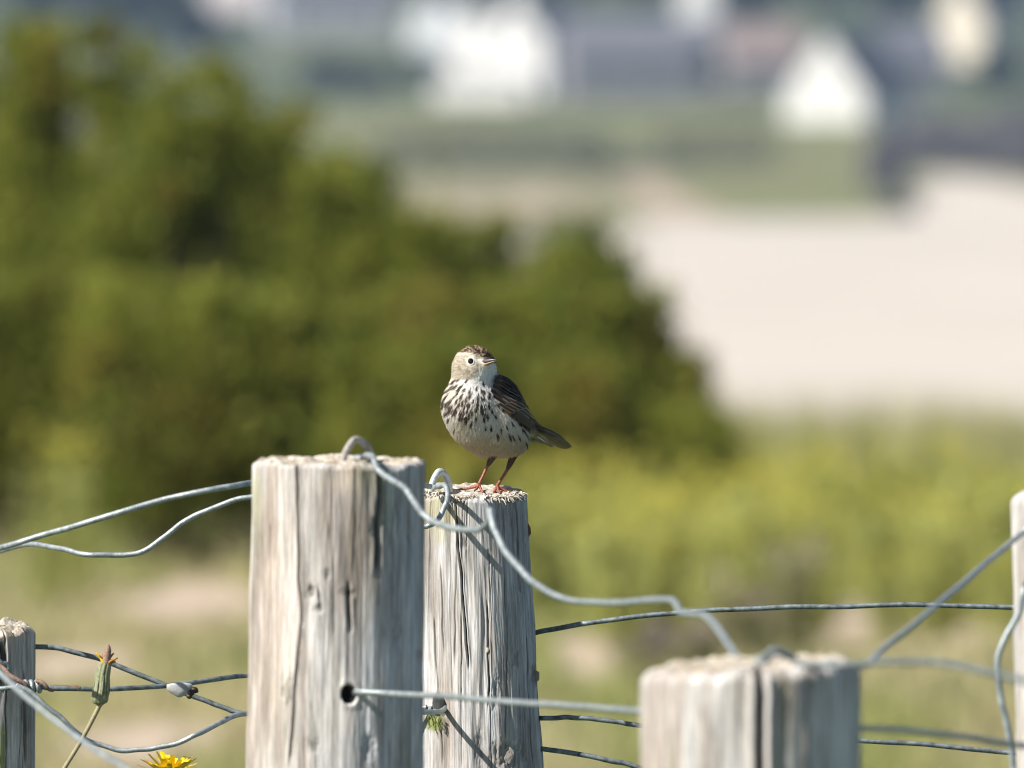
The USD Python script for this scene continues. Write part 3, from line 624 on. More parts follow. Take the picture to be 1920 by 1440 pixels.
for k in range(170):
    a = (rr.random() - .5) * 2 * 1.8; q = R0 * (.80 + .18 * rr.random()) if k < 330 else R0 * .95 * math.sqrt(rr.random())
    x, y = c[0] + q * math.sin(a), c[1] - q * math.cos(a); z = bird_post['ztop'] + bird_post['top'](x, y) - .0028 * max(0, q / R0 - .88) / .1 * rr.random()
    m = trimesh.creation.icosphere(1, 1.0); v = np.array(m.vertices) * (1 + .35 * rr.normal(size=(42, 1))) * (.0006 + .0013 * rr.random() ** 2) * np.array([1.5, 1.0, .7])
    v = v @ trimesh.transformations.random_rotation_matrix(rr.random(3))[:3, :3].T + [x, y, z]; sl.append((v, np.array(m.faces))); b = .35 + .85 * rr.random()
    sc.append(np.tile(np.array([.62, .57, .48]) * b, (len(v), 1)))
pf = put('wood_fibre', joined(sl), M['fibre'], bird_post['thing'], color=np.vstack(sc)); meta(pf, kind='stuff')
# bark flakes and knots on its right edge and side
def lump(px, py, th, size, post_, cx, rpx, top, colr, seed, stretch=1.6):
    s = post_['s']; x = (px - cx); a = math.asin(max(-.99, min(.99, x / rpx))); p = P(px, py, 14.0 if post_ is bird_post else post_['c'][1])
    p = np.array([p[0], post_['c'][1] - math.cos(a) * rpx * s, p[2]])
    m = trimesh.creation.icosphere(3); v = np.array(m.vertices); v = v * (1 + .7 * (meshkit.fbm(v * 2 + seed, 3, seed) - .5))[:, None] * [size * .85, size * .28, size * (1.1 if size > .006 else stretch)] + p + [0, size * .22, 0]
    return v, np.array(m.faces)
for i, (px, py, sz, colr) in enumerate([(991, 994, .0032, (.20, .12, .09)), (1008, 1268, .003, (.34, .33, .24)), (998, 1172, .0026, (.38, .37, .30)), (951, 1414, .0062, (.34, .31, .28)), (914, 1216, .0014, (.55, .5, .4))]):
    rp = 104 * (1 + .09 * (py - 921) * s / .22); cxx = 882 + .04 * (py - 921)
    v, f = lump(min(px, cxx + rp * .99), py, 0, sz, bird_post, cxx, rp, 921, colr, 60 + i)
    put('knot' if sz > .006 else 'bark_flake', (v, f), M['fibre'], bird_post['thing'], smooth=True, color=np.tile(colr, (len(v), 1)))
for px, py in ((893, 938), (885, 936)):
    p = P(px, py, D - .035); v, f = tube(np.array([p - [.006, 0, 0], p + [0, 0, .0012], p + [.007, -.002, -.001]]), [.001, .0016, .0004], 5)
    put('bark_flake', (v, f), M['fibre'], bird_post['thing'], color=np.tile((.20, .10, .06), (len(v), 1)))
# moss under the wire hole
rr = np.random.default_rng(4); ms = []
for k in range(38):
    px, py = 803 + 26 * rr.random(), 1337 + 22 * rr.random() ** 1.6; a = math.asin(max(-.95, min(.95, (px - 884) / 114)))
    p = P(px, py, D); p[1] = bird_post['c'][1] - math.cos(a) * 114 * s; ms.append(tube(np.array([p, p + [rr.normal() * .001, -.002, -.001 - .003 * rr.random()]]), [.0006, .0002], 4))
put('moss', joined(ms), plain('moss', (.115, .14, .035), .9), bird_post['thing'])

# ------------------------------------------------------------------ staples
def staple(label, a, peak, b, d, r, mat, back=.012, sink=.02):
    """a U of thick wire driven into a post top: photo points of its feet and crown"""
    d = float(along(d)); p0, p1, pk = P(*a, d - back / 2), P(*b, d + back / 2), P(*peak, d)
    h = pk[2] - min(p0[2], p1[2]); pts = [p0 - [0, 0, sink], p0, p0 * .82 + p1 * .18 + [0, 0, h * .62], pk, p1 * .84 + p0 * .16 + [0, 0, h * .66], p1, p1 - [0, 0, sink]]
    t = thing('staple', label, 'staple', (p0 + p1) / 2); put('bow', tube(spline(pts, 10), r, 14), mat, t, smooth=True); return t
staple('grey-brown wire staple bowed over the top of the nearest post', (643, 866), (668, 824), (697, 866), 12.575, .0028, M['old_staple'], back=.02)
staple('pale galvanised staple on the perch post left of the bird', (808, 921), (825, 884), (843, 921), 13.99, .0029, M['staple'], back=.012)
staple('blurred dark blue-grey staple on top of the split post', (1424, 1252), (1456, 1220), (1492, 1252), 10.47, .0032, M['old_wire'], back=.02)
staple('dark staple at the far left edge on the short grey post', (-14, 1238), (4, 1244), (16, 1254), 13.945, .0022, M['old_wire'], back=.004, sink=0)

# ------------------------------------------------------------------ wires
def wire(label, pts, r, mat='wire', group=None, wob=.0016, n=14, name='fence_wire', seed=0):
    """pts: (photo x, photo y, distance)"""
    p = np.array([P(q[0], q[1], float(along(q[2]))) for q in pts]); path = spline(p, n); k = len(path); rr = np.random.default_rng(seed + int(abs(pts[0][0]) * 7 + pts[0][1]))
    path = path + (meshkit.fbm(np.c_[np.arange(k) * .085, np.zeros(k), np.zeros(k)] + rr.random(3) * 99, 2)[:, None] - .5) * wob * np.array([0, 1, 2])
    t = thing(name, label, 'wire', path[0])
    put('strand', tube(path, r, 10), M[mat], t, smooth=True); return t
FR, BP = 12.6, 14.0
wire('upper thick wire rising from the left edge to the nearest post', [(-420, 1110, 13.9), (-150, 1072, 13.8), (0, 1028, 13.5), (90, 1000, 13.45), (180, 973, 13.4), (300, 939, 13.4), (400, 919, 13.4), (480, 904, 13.45), (650, 885, 13.7), (806, 912, 13.955)], .0024)
wire('wavy wire from the upper left that bends up into the staple beside the bird', [(-420, 1120, 14.2), (-150, 1082, 14.1), (-20, 1040, 13.95), (50, 1021, 13.9), (105, 1027, 13.85), (160, 1040, 13.8), (215, 1041, 13.8), (262, 1034, 13.8), (300, 1012, 13.8), (345, 979, 13.8), (400, 952, 13.8), (475, 931, 13.8), (600, 925, 13.82), (720, 960, 13.87), (785, 986, 13.9), (806, 985, 13.9), (821, 973, 13.91), (831, 957, 13.915), (838, 940, 13.92), (839, 921, 13.93), (834, 910, 13.94), (822, 912, 13.96), (812, 916, 13.99)], .0022)
wire('kinked pale wire sagging from the nearest post to the split post', [(668, 858, 12.59), (684, 855, 12.575), (697, 853, 12.55), (702, 862, 12.53), (706, 877, 12.52), (730, 896, 12.5), (757, 915, 12.47), (775, 938, 12.45), (792, 962, 12.42), (820, 980, 12.4), (855, 991, 12.35), (890, 993, 12.3), (912, 985, 12.26), (918, 972, 12.25), (919, 958, 12.245), (922, 972, 12.235), (928, 995, 12.22), (945, 1030, 12.19), (968, 1060, 12.15), (1000, 1090, 12.1), (1040, 1114, 12.0), (1090, 1129, 11.9), (1150, 1132, 11.7), (1210, 1128, 11.5), (1252, 1124, 11.3), (1268, 1134, 11.2), (1276, 1149, 11.15), (1298, 1152, 11.05), (1324, 1155, 10.95), (1348, 1180, 10.85), (1368, 1210, 10.7), (1392, 1240, 10.55), (1440, 1236, 10.48)], .0024)
wire('taut diagonal wire from the split post up to the right post', [(1560, 1252, 10.5), (1622, 1246, 10.7), (1650, 1222, 10.9), (1720, 1165, 11.2), (1800, 1098, 11.6), (1897, 1017, 12.05), (1930, 990, 12.1)], .0023)
wire('blurred taupe wire leaving the split post top to the right', [(1480, 1243, 10.47), (1560, 1247, 10.42), (1600, 1246, 10.4), (1680, 1240, 10.3), (1760, 1243, 10.2), (1840, 1257, 10.1), (1920, 1274, 10.0), (2100, 1300, 9.8), (2400, 1330, 9.5)], .0022, 'old_wire')
wire('pale wire threaded from the hole of the nearest post to the split post', [(655, 1300, 12.57), (676, 1297, 12.53), (740, 1301, 12.5), (830, 1306, 12.3), (1000, 1318, 11.9), (1205, 1333, 11.2), (1300, 1340, 10.9), (1420, 1348, 10.5)], .0024)
wire('pale blurred wire leaving the right side of the split post', [(1560, 1360, 10.5), (1612, 1365, 10.5), (1700, 1370, 10.6), (1800, 1380, 10.7), (1920, 1397, 10.8), (2150, 1420, 11), (2500, 1440, 11.5)], .0023)
wire('dark taut wire from the perch post to the right post', [(990, 1190, 14.02), (1006, 1187, 14.02), (1100, 1170, 14), (1250, 1152, 14), (1400, 1142, 14), (1600, 1136, 14.0), (1750, 1134.5, 14.0), (1905, 1138, 14.0), (2150, 1150, 14.0), (2500, 1175, 14)], .0021, 'old_wire')
wire('dark wire passing behind the split post at mid-height', [(1000, 1345, 14.02), (1015, 1345.5, 14.0), (1060, 1345, 14), (1110, 1347, 14), (1160, 1354, 14), (1205, 1361, 14), (1400, 1378, 14), (1612, 1389, 14), (1720, 1393, 14), (1830, 1405, 14), (1920, 1414, 14), (2200, 1440, 14), (2500, 1450, 14)], .0021, 'old_wire')
wire('lowest dark wire running down from the perch post to the split post', [(1005, 1401, 14.02), (1022, 1403, 14), (1090, 1413, 14), (1150, 1427, 14), (1205, 1441, 14), (1400, 1490, 14), (1700, 1530, 14), (2200, 1560, 14)], .0021, 'old_wire')
wire('kinked hanging wire in front of the right post', [(1990, 1020, 12.02), (1945, 1060, 11.98), (1922, 1102, 11.95), (1912, 1145, 11.95), (1893, 1183, 11.95), (1876, 1215, 11.95), (1870, 1250, 11.95), (1877, 1310, 11.95), (1890, 1370, 11.95), (1900, 1440, 11.95), (1912, 1600, 11.95), (1950, 1800, 11.95)], .0024)
wire('wire stub running into the mossy hole of the perch post', [(726, 1322, 12.72), (745, 1326, 13.0), (775, 1333, 13.45), (796, 1336, 13.75), (812, 1335, 13.88), (826, 1333.5, 13.945), (833, 1331, 13.962), (836, 1326, 13.98)], .0022, 'wire')
wire('dark upper wire falling right from the short grey post', [(40, 1213, 14.02), (67, 1213, 14), (110, 1215, 14), (160, 1228, 14), (200, 1240, 14), (290, 1276, 14), (370, 1308, 14), (420, 1325, 14), (465, 1337, 14), (640, 1345, 14), (810, 1330, 13.97)], .0022, 'old_wire')
wire('dark wire crossing from the knot on the left to the nearest post', [(-60, 1297, 13.94), (0, 1292, 13.93), (55, 1286, 13.92), (110, 1289, 13.92), (200, 1291, 13.93), (300, 1286, 13.95), (400, 1275, 13.97), (465, 1266, 14), (640, 1250, 14.05), (800, 1235, 14.06)], .0021, 'old_wire')
wire('pale looping wire that dips below the knot and rises to the nearest post', [(30, 1286, 13.9), (58, 1300, 13.9), (85, 1321, 13.9), (112, 1345, 13.9), (140, 1372, 13.9), (172, 1393, 13.9), (210, 1404, 13.9), (250, 1408, 13.9), (295, 1404, 13.9), (335, 1393, 13.9), (370, 1377, 13.9), (415, 1354, 13.92), (466, 1337, 13.95), (640, 1330, 14), (800, 1326, 13.97)], .0022)
wire('blurred near wire sloping down across the lower left corner', [(-300, 1070, 12.4), (-60, 1212, 12.0), (0, 1262, 11.9), (60, 1318, 11.8), (130, 1372, 11.7), (200, 1418, 11.6), (250, 1448, 11.5), (400, 1530, 11.3), (700, 1640, 11)], .0022)
# the rusty wire wound round the crossing at the left post
t = thing('wire_knot', 'wire wound in a tight knot with a curled rusty end at the left post', 'wire', P(55, 1286, 13.92))
ang = np.linspace(0, 2 * pi * 3.2, 60); cxp = np.linspace(42, 76, 60)
put('coil', tube(np.stack([P(x, 1287 + 9.5 * math.cos(a) + .0, 13.915 + .0042 * math.sin(a)) for x, a in zip(cxp, ang)]), .0019, 9), M['wire'], t, smooth=True)
put('tail', tube(spline([P(70, 1277, 13.91), P(78, 1279, 13.905), P(86, 1286, 13.903), P(92, 1293, 13.905), P(99, 1295, 13.91)], 8), np.linspace(.0019, .0012, 33), 9), M['rust'], t, smooth=True)
put('rusty_sleeve', tube(np.array([P(84, 1289, 13.921), P(110, 1289.3, 13.921), P(150, 1290.5, 13.923)]), [.0023, .0024, .00212], 9), M['rust'], t, smooth=True)
put('twist', tube(spline([P(-20, 1238, 13.93), P(5, 1252, 13.92), P(18, 1266, 13.912), P(34, 1275, 13.908), P(48, 1284, 13.908), P(52, 1296, 13.91)], 8), .0019, 9), M['rust'], t, smooth=True)
# a pale papery scrap caught where the wires cross
t = thing('papery_scrap', 'small whitish papery scrap caught under the crossing wires', 'scrap', P(336, 1294, 13.94))
m = trimesh.creation.icosphere(4); v = np.array(m.vertices); v = v * (1 + .10 * (meshkit.fbm(v * 1.6 + 5, 2, 5) - .5))[:, None]
v[:, 2] = np.where(v[:, 2] > .2, .2 + (v[:, 2] - .2) * .3, v[:, 2]); v[:, 0] += .25 * np.clip(-v[:, 2], 0, 1) * -.1
sq = 1 - .55 * np.clip(-v[:, 2], 0, 1) ** 2
v = v * [.0108, .0035, .0085] * np.c_[sq, np.ones(len(v)), np.ones(len(v))] + P(337, 1288, 13.94)
put('body', (v, np.array(m.faces)), speckled('pale_papery', (.32, .34, .36), (.47, .47, .455), 120, rough=.45, bump=.0004), t, smooth=True)
pp = []
for px, py, sz in ((358, 1299, .0026), (364, 1294, .0028), (355, 1306, .002), (368, 1296, .0016)):
    m = trimesh.creation.icosphere(2); pp.append((np.array(m.vertices) * [sz * 1.2, sz, sz] + P(px, py, 13.935), np.array(m.faces)))
put('dark_husk', joined(pp), speckled('dark_husk', (.012, .009, .006), (.05, .03, .012), 700, rough=.5), t, smooth=True)

# ------------------------------------------------------------------ bud and yellow flower at the lower left
bp = lambda x, y, w=0.0: P(x, y, 13.8) + np.array([0, w, 0])
sb = K * 13.8
foot = P(60, 1440, 13.8); foot = np.array([foot[0] - .03, 13.8, float(height(foot[0], 13.8))])
t = thing('flower_bud', 'closed slender bud with withered yellow tips on a bent stem', 'flower', foot)
green = speckled('bud_green', (.16, .19, .09), (.30, .30, .19), 380, rough=.7, bump=.0003)
low = bp(85, 1510)
stem_pts = [foot, foot * .7 + low * .3, foot * .4 + low * .6, foot * .15 + low * .85, foot * .04 + low * .96, bp(100, 1478), bp(121, 1440), bp(150, 1393), bp(172, 1352), bp(184, 1328), bp(188, 1318)]
path = spline(stem_pts, 10); put('stem', tube(path, np.interp(np.arange(len(path)), [0, 70, 92, 100], [.0024, .0018, .002, .0032]), 10), speckled('bud_stem', (.24, .21, .11), (.36, .31, .18), 260, rough=.7), t, smooth=True)
axis = [bp(187, 1322), bp(187, 1316), bp(187.5, 1308), bp(189, 1296), bp(191, 1280), bp(193, 1264), bp(196, 1250), bp(198, 1244)]
path = spline(axis, 6); k = len(path); rad = np.interp(np.linspace(0, 1, k), [0, .10, .22, .35, .6, .85, 1], np.array([5, 12.5, 15.5, 15.5, 14, 12.5, 11]) * sb)
v, f = tube(path, rad, 40); ring = np.arange(k * 40) % 40
cen = np.repeat(path, 40, 0); v[:k * 40] = cen + (v[:k * 40] - cen) * (1 + .075 * np.cos(ring * 2 * pi / 40 * 10))[:, None]
put('bud', (v, f), green, t, smooth=True)
rr = np.random.default_rng(2); side = np.array([1.0, 0, 0])
for kk in range(9):
    a = kk / 9 * 2 * pi; o = np.array([math.cos(a), math.sin(a), 0]) * 9 * sb
    pts = [bp(188, 1316) + o * .9, bp(189, 1300) + o * 1.72, bp(192, 1272) + o * 1.5, bp(195, 1255) + o * 1.15]
    put('bract', tube(spline(pts, 5), np.linspace(.0012, .0004, 16), 6, flat=.5), green, t, smooth=True)
wm = speckled('withered_petal', (.16, .075, .022), (.42, .22, .03), 300, rough=.6)
for kk, (dx, dy, yel) in enumerate([(-14, -22, 1), (-9, -18, 0), (13, -21, 0), (19, -14, 0), (16, -8, 0), (4, -24, 1), (-4, -20, 0), (9, -12, 0), (-11, 4, 0)]):
    a = bp(197, 1250, (rr.random() - .5) * .004); b = bp(197 + 1.25 * dx, 1250 + 1.2 * dy, (rr.random() - .5) * .006)
    put('withered_petal', tube(spline([a, (a + b) / 2 + [-.001 * np.sign(dx), 0, .0004], b], 4), np.linspace(.0026, .0008, 9), 8, flat=.8), plain('yellow_shard', (.70, .42, .02), .5) if kk == 0 else wm, t, smooth=True)
put('tip', tube(spline([bp(198, 1248), bp(200, 1232), bp(202, 1220), bp(203, 1208)], 5), np.array([.0038, .0040, .0040, .0038, .0036, .0034, .0033, .0032, .0031, .0030, .0029, .0027, .0024, .002, .0014, .0006]), 9), speckled('brown_tip', (.17, .10, .07), (.34, .22, .16), 500, rough=.7), t, smooth=True)

fc = P(318, 1463, 13.75); ft = np.array([fc[0] + .02, 13.75, 0]); ft[2] = float(height(ft[0], 13.75))
t = thing('yellow_flower', 'bright yellow dandelion-like flower head cut off by the bottom edge', 'flower', ft)
put('stem', tube(spline([ft, (ft + fc) / 2 + [.01, 0, 0], fc - [0, 0, .006]], 8), .0017, 8), M['bark'] if False else speckled('flower_stem', (.13, .17, .06), (.2, .22, .09), 200), t, smooth=True)
m = trimesh.creation.cone(.006, .012); m.apply_transform(trimesh.transformations.rotation_matrix(pi, [1, 0, 0])); m.apply_translation(fc + [0, 0, .002]); put('receptacle', m, green, t, smooth=30)
py_ = speckled('petal_yellow', (.80, .56, .004), (.86, .66, .01), 220, rough=.5); pb = speckled('petal_brown', (.30, .12, .03), (.55, .25, .03), 300, rough=.6)
rr = np.random.default_rng(6)
for ringn, (n, L, tilt_, z0) in enumerate([(24, .0255, .52, 0), (20, .022, .85, .001), (12, .015, 1.1, .002)]):
    for kk in range(n):
        a = (kk + rr.random() * .5 + ringn * .4) / n * 2 * pi; tl = tilt_ + .16 * rr.normal(); o = np.array([math.cos(a), math.sin(a), 0]); sd = np.array([-math.sin(a), math.cos(a), 0]); L2 = L * (.85 + .3 * rr.random())
        us = np.linspace(0, 1, 6); cen = fc + np.array([0, 0, z0]) + (o * math.cos(tl))[None] * (us * L2)[:, None] + np.array([0, 0, 1.0])[None] * (math.sin(tl) * us * L2 + .004 * us * (1 - us))[:, None]
        wd = np.array([.0008, .0016, .0021, .0023, .0023, .0019]); v = np.vstack([cen + sd * wd[:, None], cen + [0, 0, .0005], cen - sd * wd[:, None]]); v[5] += (cen[5] - cen[4]) * .25; v[17] += (cen[5] - cen[4]) * .25
        f = []
        for q_ in range(5): f += [(q_, q_ + 1, q_ + 7), (q_, q_ + 7, q_ + 6), (q_ + 6, q_ + 7, q_ + 13), (q_ + 6, q_ + 13, q_ + 12)]
        brown = ringn == 0 and math.cos(a) < -.93
        put('petal', (v, np.array(f)), pb if brown else py_, t, smooth=True)

# ------------------------------------------------------------------ the bird
SB = K * D
def B(u, v, w):
    """a point of the bird: photo pixel (u, v) and w pixels farther away than its feet"""
    w = np.asarray(w, float); return P(u, v, D + w * SB)

def rcone(p, a, b, ra, rb):
    a, b = np.array(a, float), np.array(b, float); ab = b - a; t = np.clip(((p - a) @ ab) / (ab @ ab), 0, 1)
    return np.linalg.norm(p - a - t[..., None] * ab, axis=-1) - (ra + (rb - ra) * t)
def ell(p, c, r):
    q_ = (p - np.array(c, float)) / np.array(r, float); k0 = np.linalg.norm(q_, axis=-1); k1 = np.linalg.norm(q_ / np.array(r, float), axis=-1); return k0 * (k0 - 1) / np.maximum(k1, 1e-9)
def smin(a, b, k):
    h_ = np.clip(.5 + .5 * (b - a) / k, 0, 1); return b * (1 - h_) + a * h_ - k * h_ * (1 - h_)
def sdf(p):
    d_ = rcone(p, (883, 764, -24), (924, 792, 10), 55, 65)
    d_ = smin(d_, ell(p, (892, 788, -12), (52, 53, 52)), 10)
    d_ = smin(d_, rcone(p, (924, 792, 10), (986, 809, 62), 60, 20), 14)
    d_ = smin(d_, rcone(p, (934, 752, 26), (905, 728, 4), 43, 38), 12)
    d_ = smin(d_, ell(p, (958, 824, 4), (34, 30, 36)), 14)
    d_ = smin(d_, rcone(p, (885, 738, -20), (889, 700, -24), 45, 39), 12)
    d_ = smin(d_, ell(p, (889, 691, -25), (41, 43, 42)), 8)
    d_ = smin(d_, rcone(p, (898, 687, -38), (911, 682, -60), 24, 8), 10)
    return d_
lo, hi, hstep = np.array([815, 635, -110.]), np.array([1030, 885, 120.]), 1.7
ax = [np.arange(lo[k], hi[k], hstep) for k in range(3)]
G = np.stack(np.meshgrid(*ax, indexing='ij'), -1); S = sdf(G)
def surface_nets(S, ax):
    ins = S < 0; n = np.array(S.shape) - 1
    cs_ = [ins[i:n[0] + i, j:n[1] + j, k:n[2] + k] for i in (0, 1) for j in (0, 1) for k in (0, 1)]
    tot = np.sum(cs_, 0); act = (tot > 0) & (tot < 8); idx = -np.ones(act.shape, int); idx[act] = np.arange(act.sum()); cells = np.argwhere(act)
    acc, cnt = np.zeros((len(cells), 3)), np.zeros(len(cells)); off = [(i, j, k) for i in (0, 1) for j in (0, 1) for k in (0, 1)]
    for a in off:
        for b in off:
            if sum(np.abs(np.subtract(a, b))) == 1 and a < b:
                sa, sb_ = S[tuple((cells + a).T)], S[tuple((cells + b).T)]; x = (sa < 0) != (sb_ < 0); t = np.where(x, sa / np.where(x, sa - sb_, 1), 0)
                acc += np.where(x[:, None], np.array(a) + t[:, None] * np.subtract(b, a), 0); cnt += x
    v = cells + acc / cnt[:, None]; v = np.stack([ax[k][0] + v[:, k] * (ax[k][1] - ax[k][0]) for k in range(3)], 1); F = []
    for d_ in range(3):
        e1, e2 = (d_ + 1) % 3, (d_ + 2) % 3; sl0 = [slice(1, -1)] * 3; sl0[d_] = slice(0, -1); sl1 = list(sl0); sl1[d_] = slice(1, None)
        a, b = ins[tuple(sl0)], ins[tuple(sl1)]
        for flip, m_ in ((0, a & ~b), (1, ~a & b)):
            c_ = np.argwhere(m_); base_ = np.ones(3, int); base_[d_] = 0; c_ = c_ + base_
            def at(o1, o2):
                q_ = c_.copy(); q_[:, e1] += o1; q_[:, e2] += o2; return idx[tuple(q_.T)]
            q4 = np.stack([at(-1, -1), at(0, -1), at(0, 0), at(-1, 0)], 1); q4 = q4[(q4 >= 0).all(1)]
            q4 = q4[:, ::-1] if flip else q4; F += [q4[:, [0, 1, 2]], q4[:, [0, 2, 3]]]
    return v, np.vstack(F)
bv, bf = surface_nets(S, ax)
def grad(p, e=.6):
    g_ = np.stack([sdf(p + np.eye(3)[k] * e) - sdf(p - np.eye(3)[k] * e) for k in range(3)], -1); return g_ / np.maximum(np.linalg.norm(g_, axis=-1, keepdims=True), 1e-9)
def snap(p, off=0.0, it=6):
    p = np.array(p, float)
    for _ in range(it): p = p - (sdf(p) - off)[..., None] * grad(p)
    return p
bn = grad(bv)

# plumage, each streak where it grows: (photo x, y, length, width, angle offset)
ST = [(225,490),(260,425),(300,405),(338,385),(405,390),(245,518),(215,580),(245,578),(272,572),(300,530),(330,498),(365,440),(345,468),(225,545),(212,605),(265,640),(288,632),(318,620),(325,560),(360,525),(368,575),(398,545),(413,585),(410,628),(355,640),(358,665),
      (345,702),(390,692),(422,684),(400,716),(440,742),(368,690),(440,505),(495,525),(493,553),(490,590),(476,628),(540,485),(580,500),(578,525),(545,600),(578,588),(628,575),(650,585),(528,645),(548,662),(572,680),(475,692),(540,706),(553,775),(597,777),(632,682),(690,627),(725,640),(720,768),(768,742),(822,740),(676,786),(650,832),(745,842),(775,855),(818,850),(850,790),(878,826),(892,788),(880,902),(255,710),(302,795),(285,445),(430,475),(318,440),(385,470),(455,560),(520,600),(605,640),(250,600),(340,590),(385,610)]
rb = np.random.default_rng(12)
ST = ST + [(225 + 330 * a_, 400 + 270 * b_) for a_, b_ in rb.random((34, 2)) if not (330 + 60 * b_ < 225 + 330 * a_ < 470 and b_ < .35)]
SU = np.array([780 + x / 4.235 for x, y in ST]); SV = np.array([620 + y / 4.235 for x, y in ST])
SL = 5.2 + 3.4 * rb.random(len(ST)); SW = 1.7 + 1.2 * rb.random(len(ST))
DKB, BRN, BUF, CRM, WHT = np.array([.035, .024, .018]), np.array([.12, .085, .055]), np.array([.50, .405, .275]), np.array([.65, .605, .53]), np.array([.76, .745, .72])
def plumage(p, n):
    u, v, w = p[:, 0], p[:, 1], p[:, 2]
    j1 = vnoise(u / 5, v / 5, w / 5, 50) - .5; j2 = vnoise(u / 1.6, v / 1.6, w / 1.6, 51, 2) - .5
    c = np.tile(CRM, (len(p), 1))
    c = mix(c, BUF, smoothstep(795, 838, v + 14 * j1) * .92)                                   # buff belly
    c = mix(c, WHT, smoothstep(60, 25, np.hypot((u - 905) / .9, v - 712) + 16 * j1))              # throat and upper breast
    c = mix(c, BUF, smoothstep(24, 6, np.hypot(u - 868, (v - 800))) * .35)
    c = mix(c, WHT, smoothstep(985, 1000, u + .4 * (v - 820)) * smoothstep(815, 830, v) * .3)
    # streaked breast
    vis = n[:, 2] < .25
    fx, fy = u - 896, v - 668; fl = np.hypot(fx, fy) + 1e-6; fx, fy = fx / fl, fy / fl
    k = np.zeros(len(p))
    for a, b, L, W_ in zip(SU, SV, SL, SW):
        near = (np.abs(u - a) < 12) & (np.abs(v - b) < 12) & vis
        if not near.any(): continue
        du, dv = u[near] - a, v[near] - b; gx_, gy_ = a - 896, b - 668; gl = math.hypot(gx_, gy_); gx_, gy_ = gx_ / gl, gy_ / gl
        al, ac = du * gx_ + dv * gy_, -du * gy_ + dv * gx_
        e = np.hypot(al / L, ac / (W_ * (1 + .35 * np.clip(al / L, -1, 1)))) + .55 * j2[near] + .2 * j1[near]
        k[near] = np.maximum(k[near], smoothstep(1.12, .72, e))
    c = mix(c, np.array([.054, .036, .025]) + .014 * j1[:, None], k * .95)
    # head
    crown = smoothstep(4, -3, (v - 665) - np.where(u > 888, .40, .12) * (u - 888) + 9 * j1 - np.where(w > -25, (w + 25) * .5, 0)) * smoothstep(712, 702, v)
    hb = vnoise(u / 3.2 + v / 9, v / 1.7, w / 6, 53, 2)
    cc = mix(np.array([.33, .25, .16]), DKB, smoothstep(.40, .55, hb)); c = mix(c, cc, crown)
    nape = smoothstep(-8, 12, w) * smoothstep(722, 712, v) ; c = mix(c, mix(np.array([.25, .21, .15]), DKB, smoothstep(.45, .6, hb)), nape)
    face = smoothstep(37, 25, np.hypot((u - 868), (v - 688) * 1.15)) * (1 - crown) * (v < 712)
    c = mix(c, np.array([.41, .355, .27]) * (1 + .8 * j2[:, None] + 1.1 * (vnoise(u / 6 - v / 9, v / 1.6, w / 6, 57, 2) - .5)[:, None]), face * .88)
    for a, b, r_, col, q_ in ((861, 690, 5, (.26, .20, .13), .75), (877, 697, 4.5, (.30, .22, .15), .7), (866, 679, 5, (.30, .27, .21), .4), (897, 682, 4, (.20, .18, .14), .5), (894, 672, 3, (.25, .21, .15), .6)):
        c = mix(c, np.array(col), smoothstep(1.3, .4, np.hypot(u - a, v - b) / r_ + .5 * j1) * q_ * (w < -20))
    c = mix(c, np.array([.66, .62, .53]), smoothstep(10.5, 8, np.hypot(u - 883.2, (v - 678) * .95)) * (w < -20) * .95)        # pale ring round the eye
    c = mix(c, np.array([.62, .58, .48]), smoothstep(3.4, 1.5, np.abs((v - 663.5) - .25 * (u - 872) ** 2 / 60)) * (u > 855) * (u < 886) * (w < -18) * .7)
    c = mix(c, np.array([.34, .28, .15]), smoothstep(9, 4, np.hypot(u - 903, v - 685)) * (w < -30) * .6)
    mal = smoothstep(2.2, .8, np.abs((v - 701) + .32 * (u - 880)) + 2 * j1) * (u > 872) * (u < 894) * (w < -15) * smoothstep(.0, .25, j1 + .15); c = mix(c, BRN, mal * .6)
    c = mix(c, np.array([.25, .22, .19]), smoothstep(.12, .3, j2 + .5 * j1) * smoothstep(40, 20, np.hypot(u - 905, v - 722)) * .35)
    # dark back, flank under the wing, far side
    line = np.where(v < 770, 926 + (v - 703) * .22, 941 + (v - 770) * 1.25)
    back = smoothstep(-3, 5, (u - line) + 5 * j1) * smoothstep(702, 712, v) * (v < 812)
    back = np.maximum(back, smoothstep(8, 22, w + 10 * j1) * smoothstep(705, 716, v) * smoothstep(806, 792, v - .25 * np.clip(w, 0, 99)))
    bb = vnoise(u / 4, v / 9, w / 5, 54, 2); c = mix(c, mix(np.array([.16, .115, .075]), DKB, smoothstep(.42, .55, bb)), back)
    und = smoothstep(985, 1000, u) * smoothstep(800, 808, v); c = mix(c, np.array([.48, .42, .24]), und * .7)
    return np.clip(c * (1 + .25 * j2[:, None]), .004, 1)
bc = plumage(bv, bn)
M['plumage'] = tinted('plumage', .85, .15, noise=(2600, .86, 1.1), bump=(1700, .0004))
feet = B(925, 921, 0)
bird = thing('bird', 'small brown-streaked songbird perched on the post, head turned to the right', 'bird', feet)
put('body', (B(bv[:, 0], bv[:, 1], bv[:, 2]), bf), M['plumage'], bird, smooth=True, color=bc)

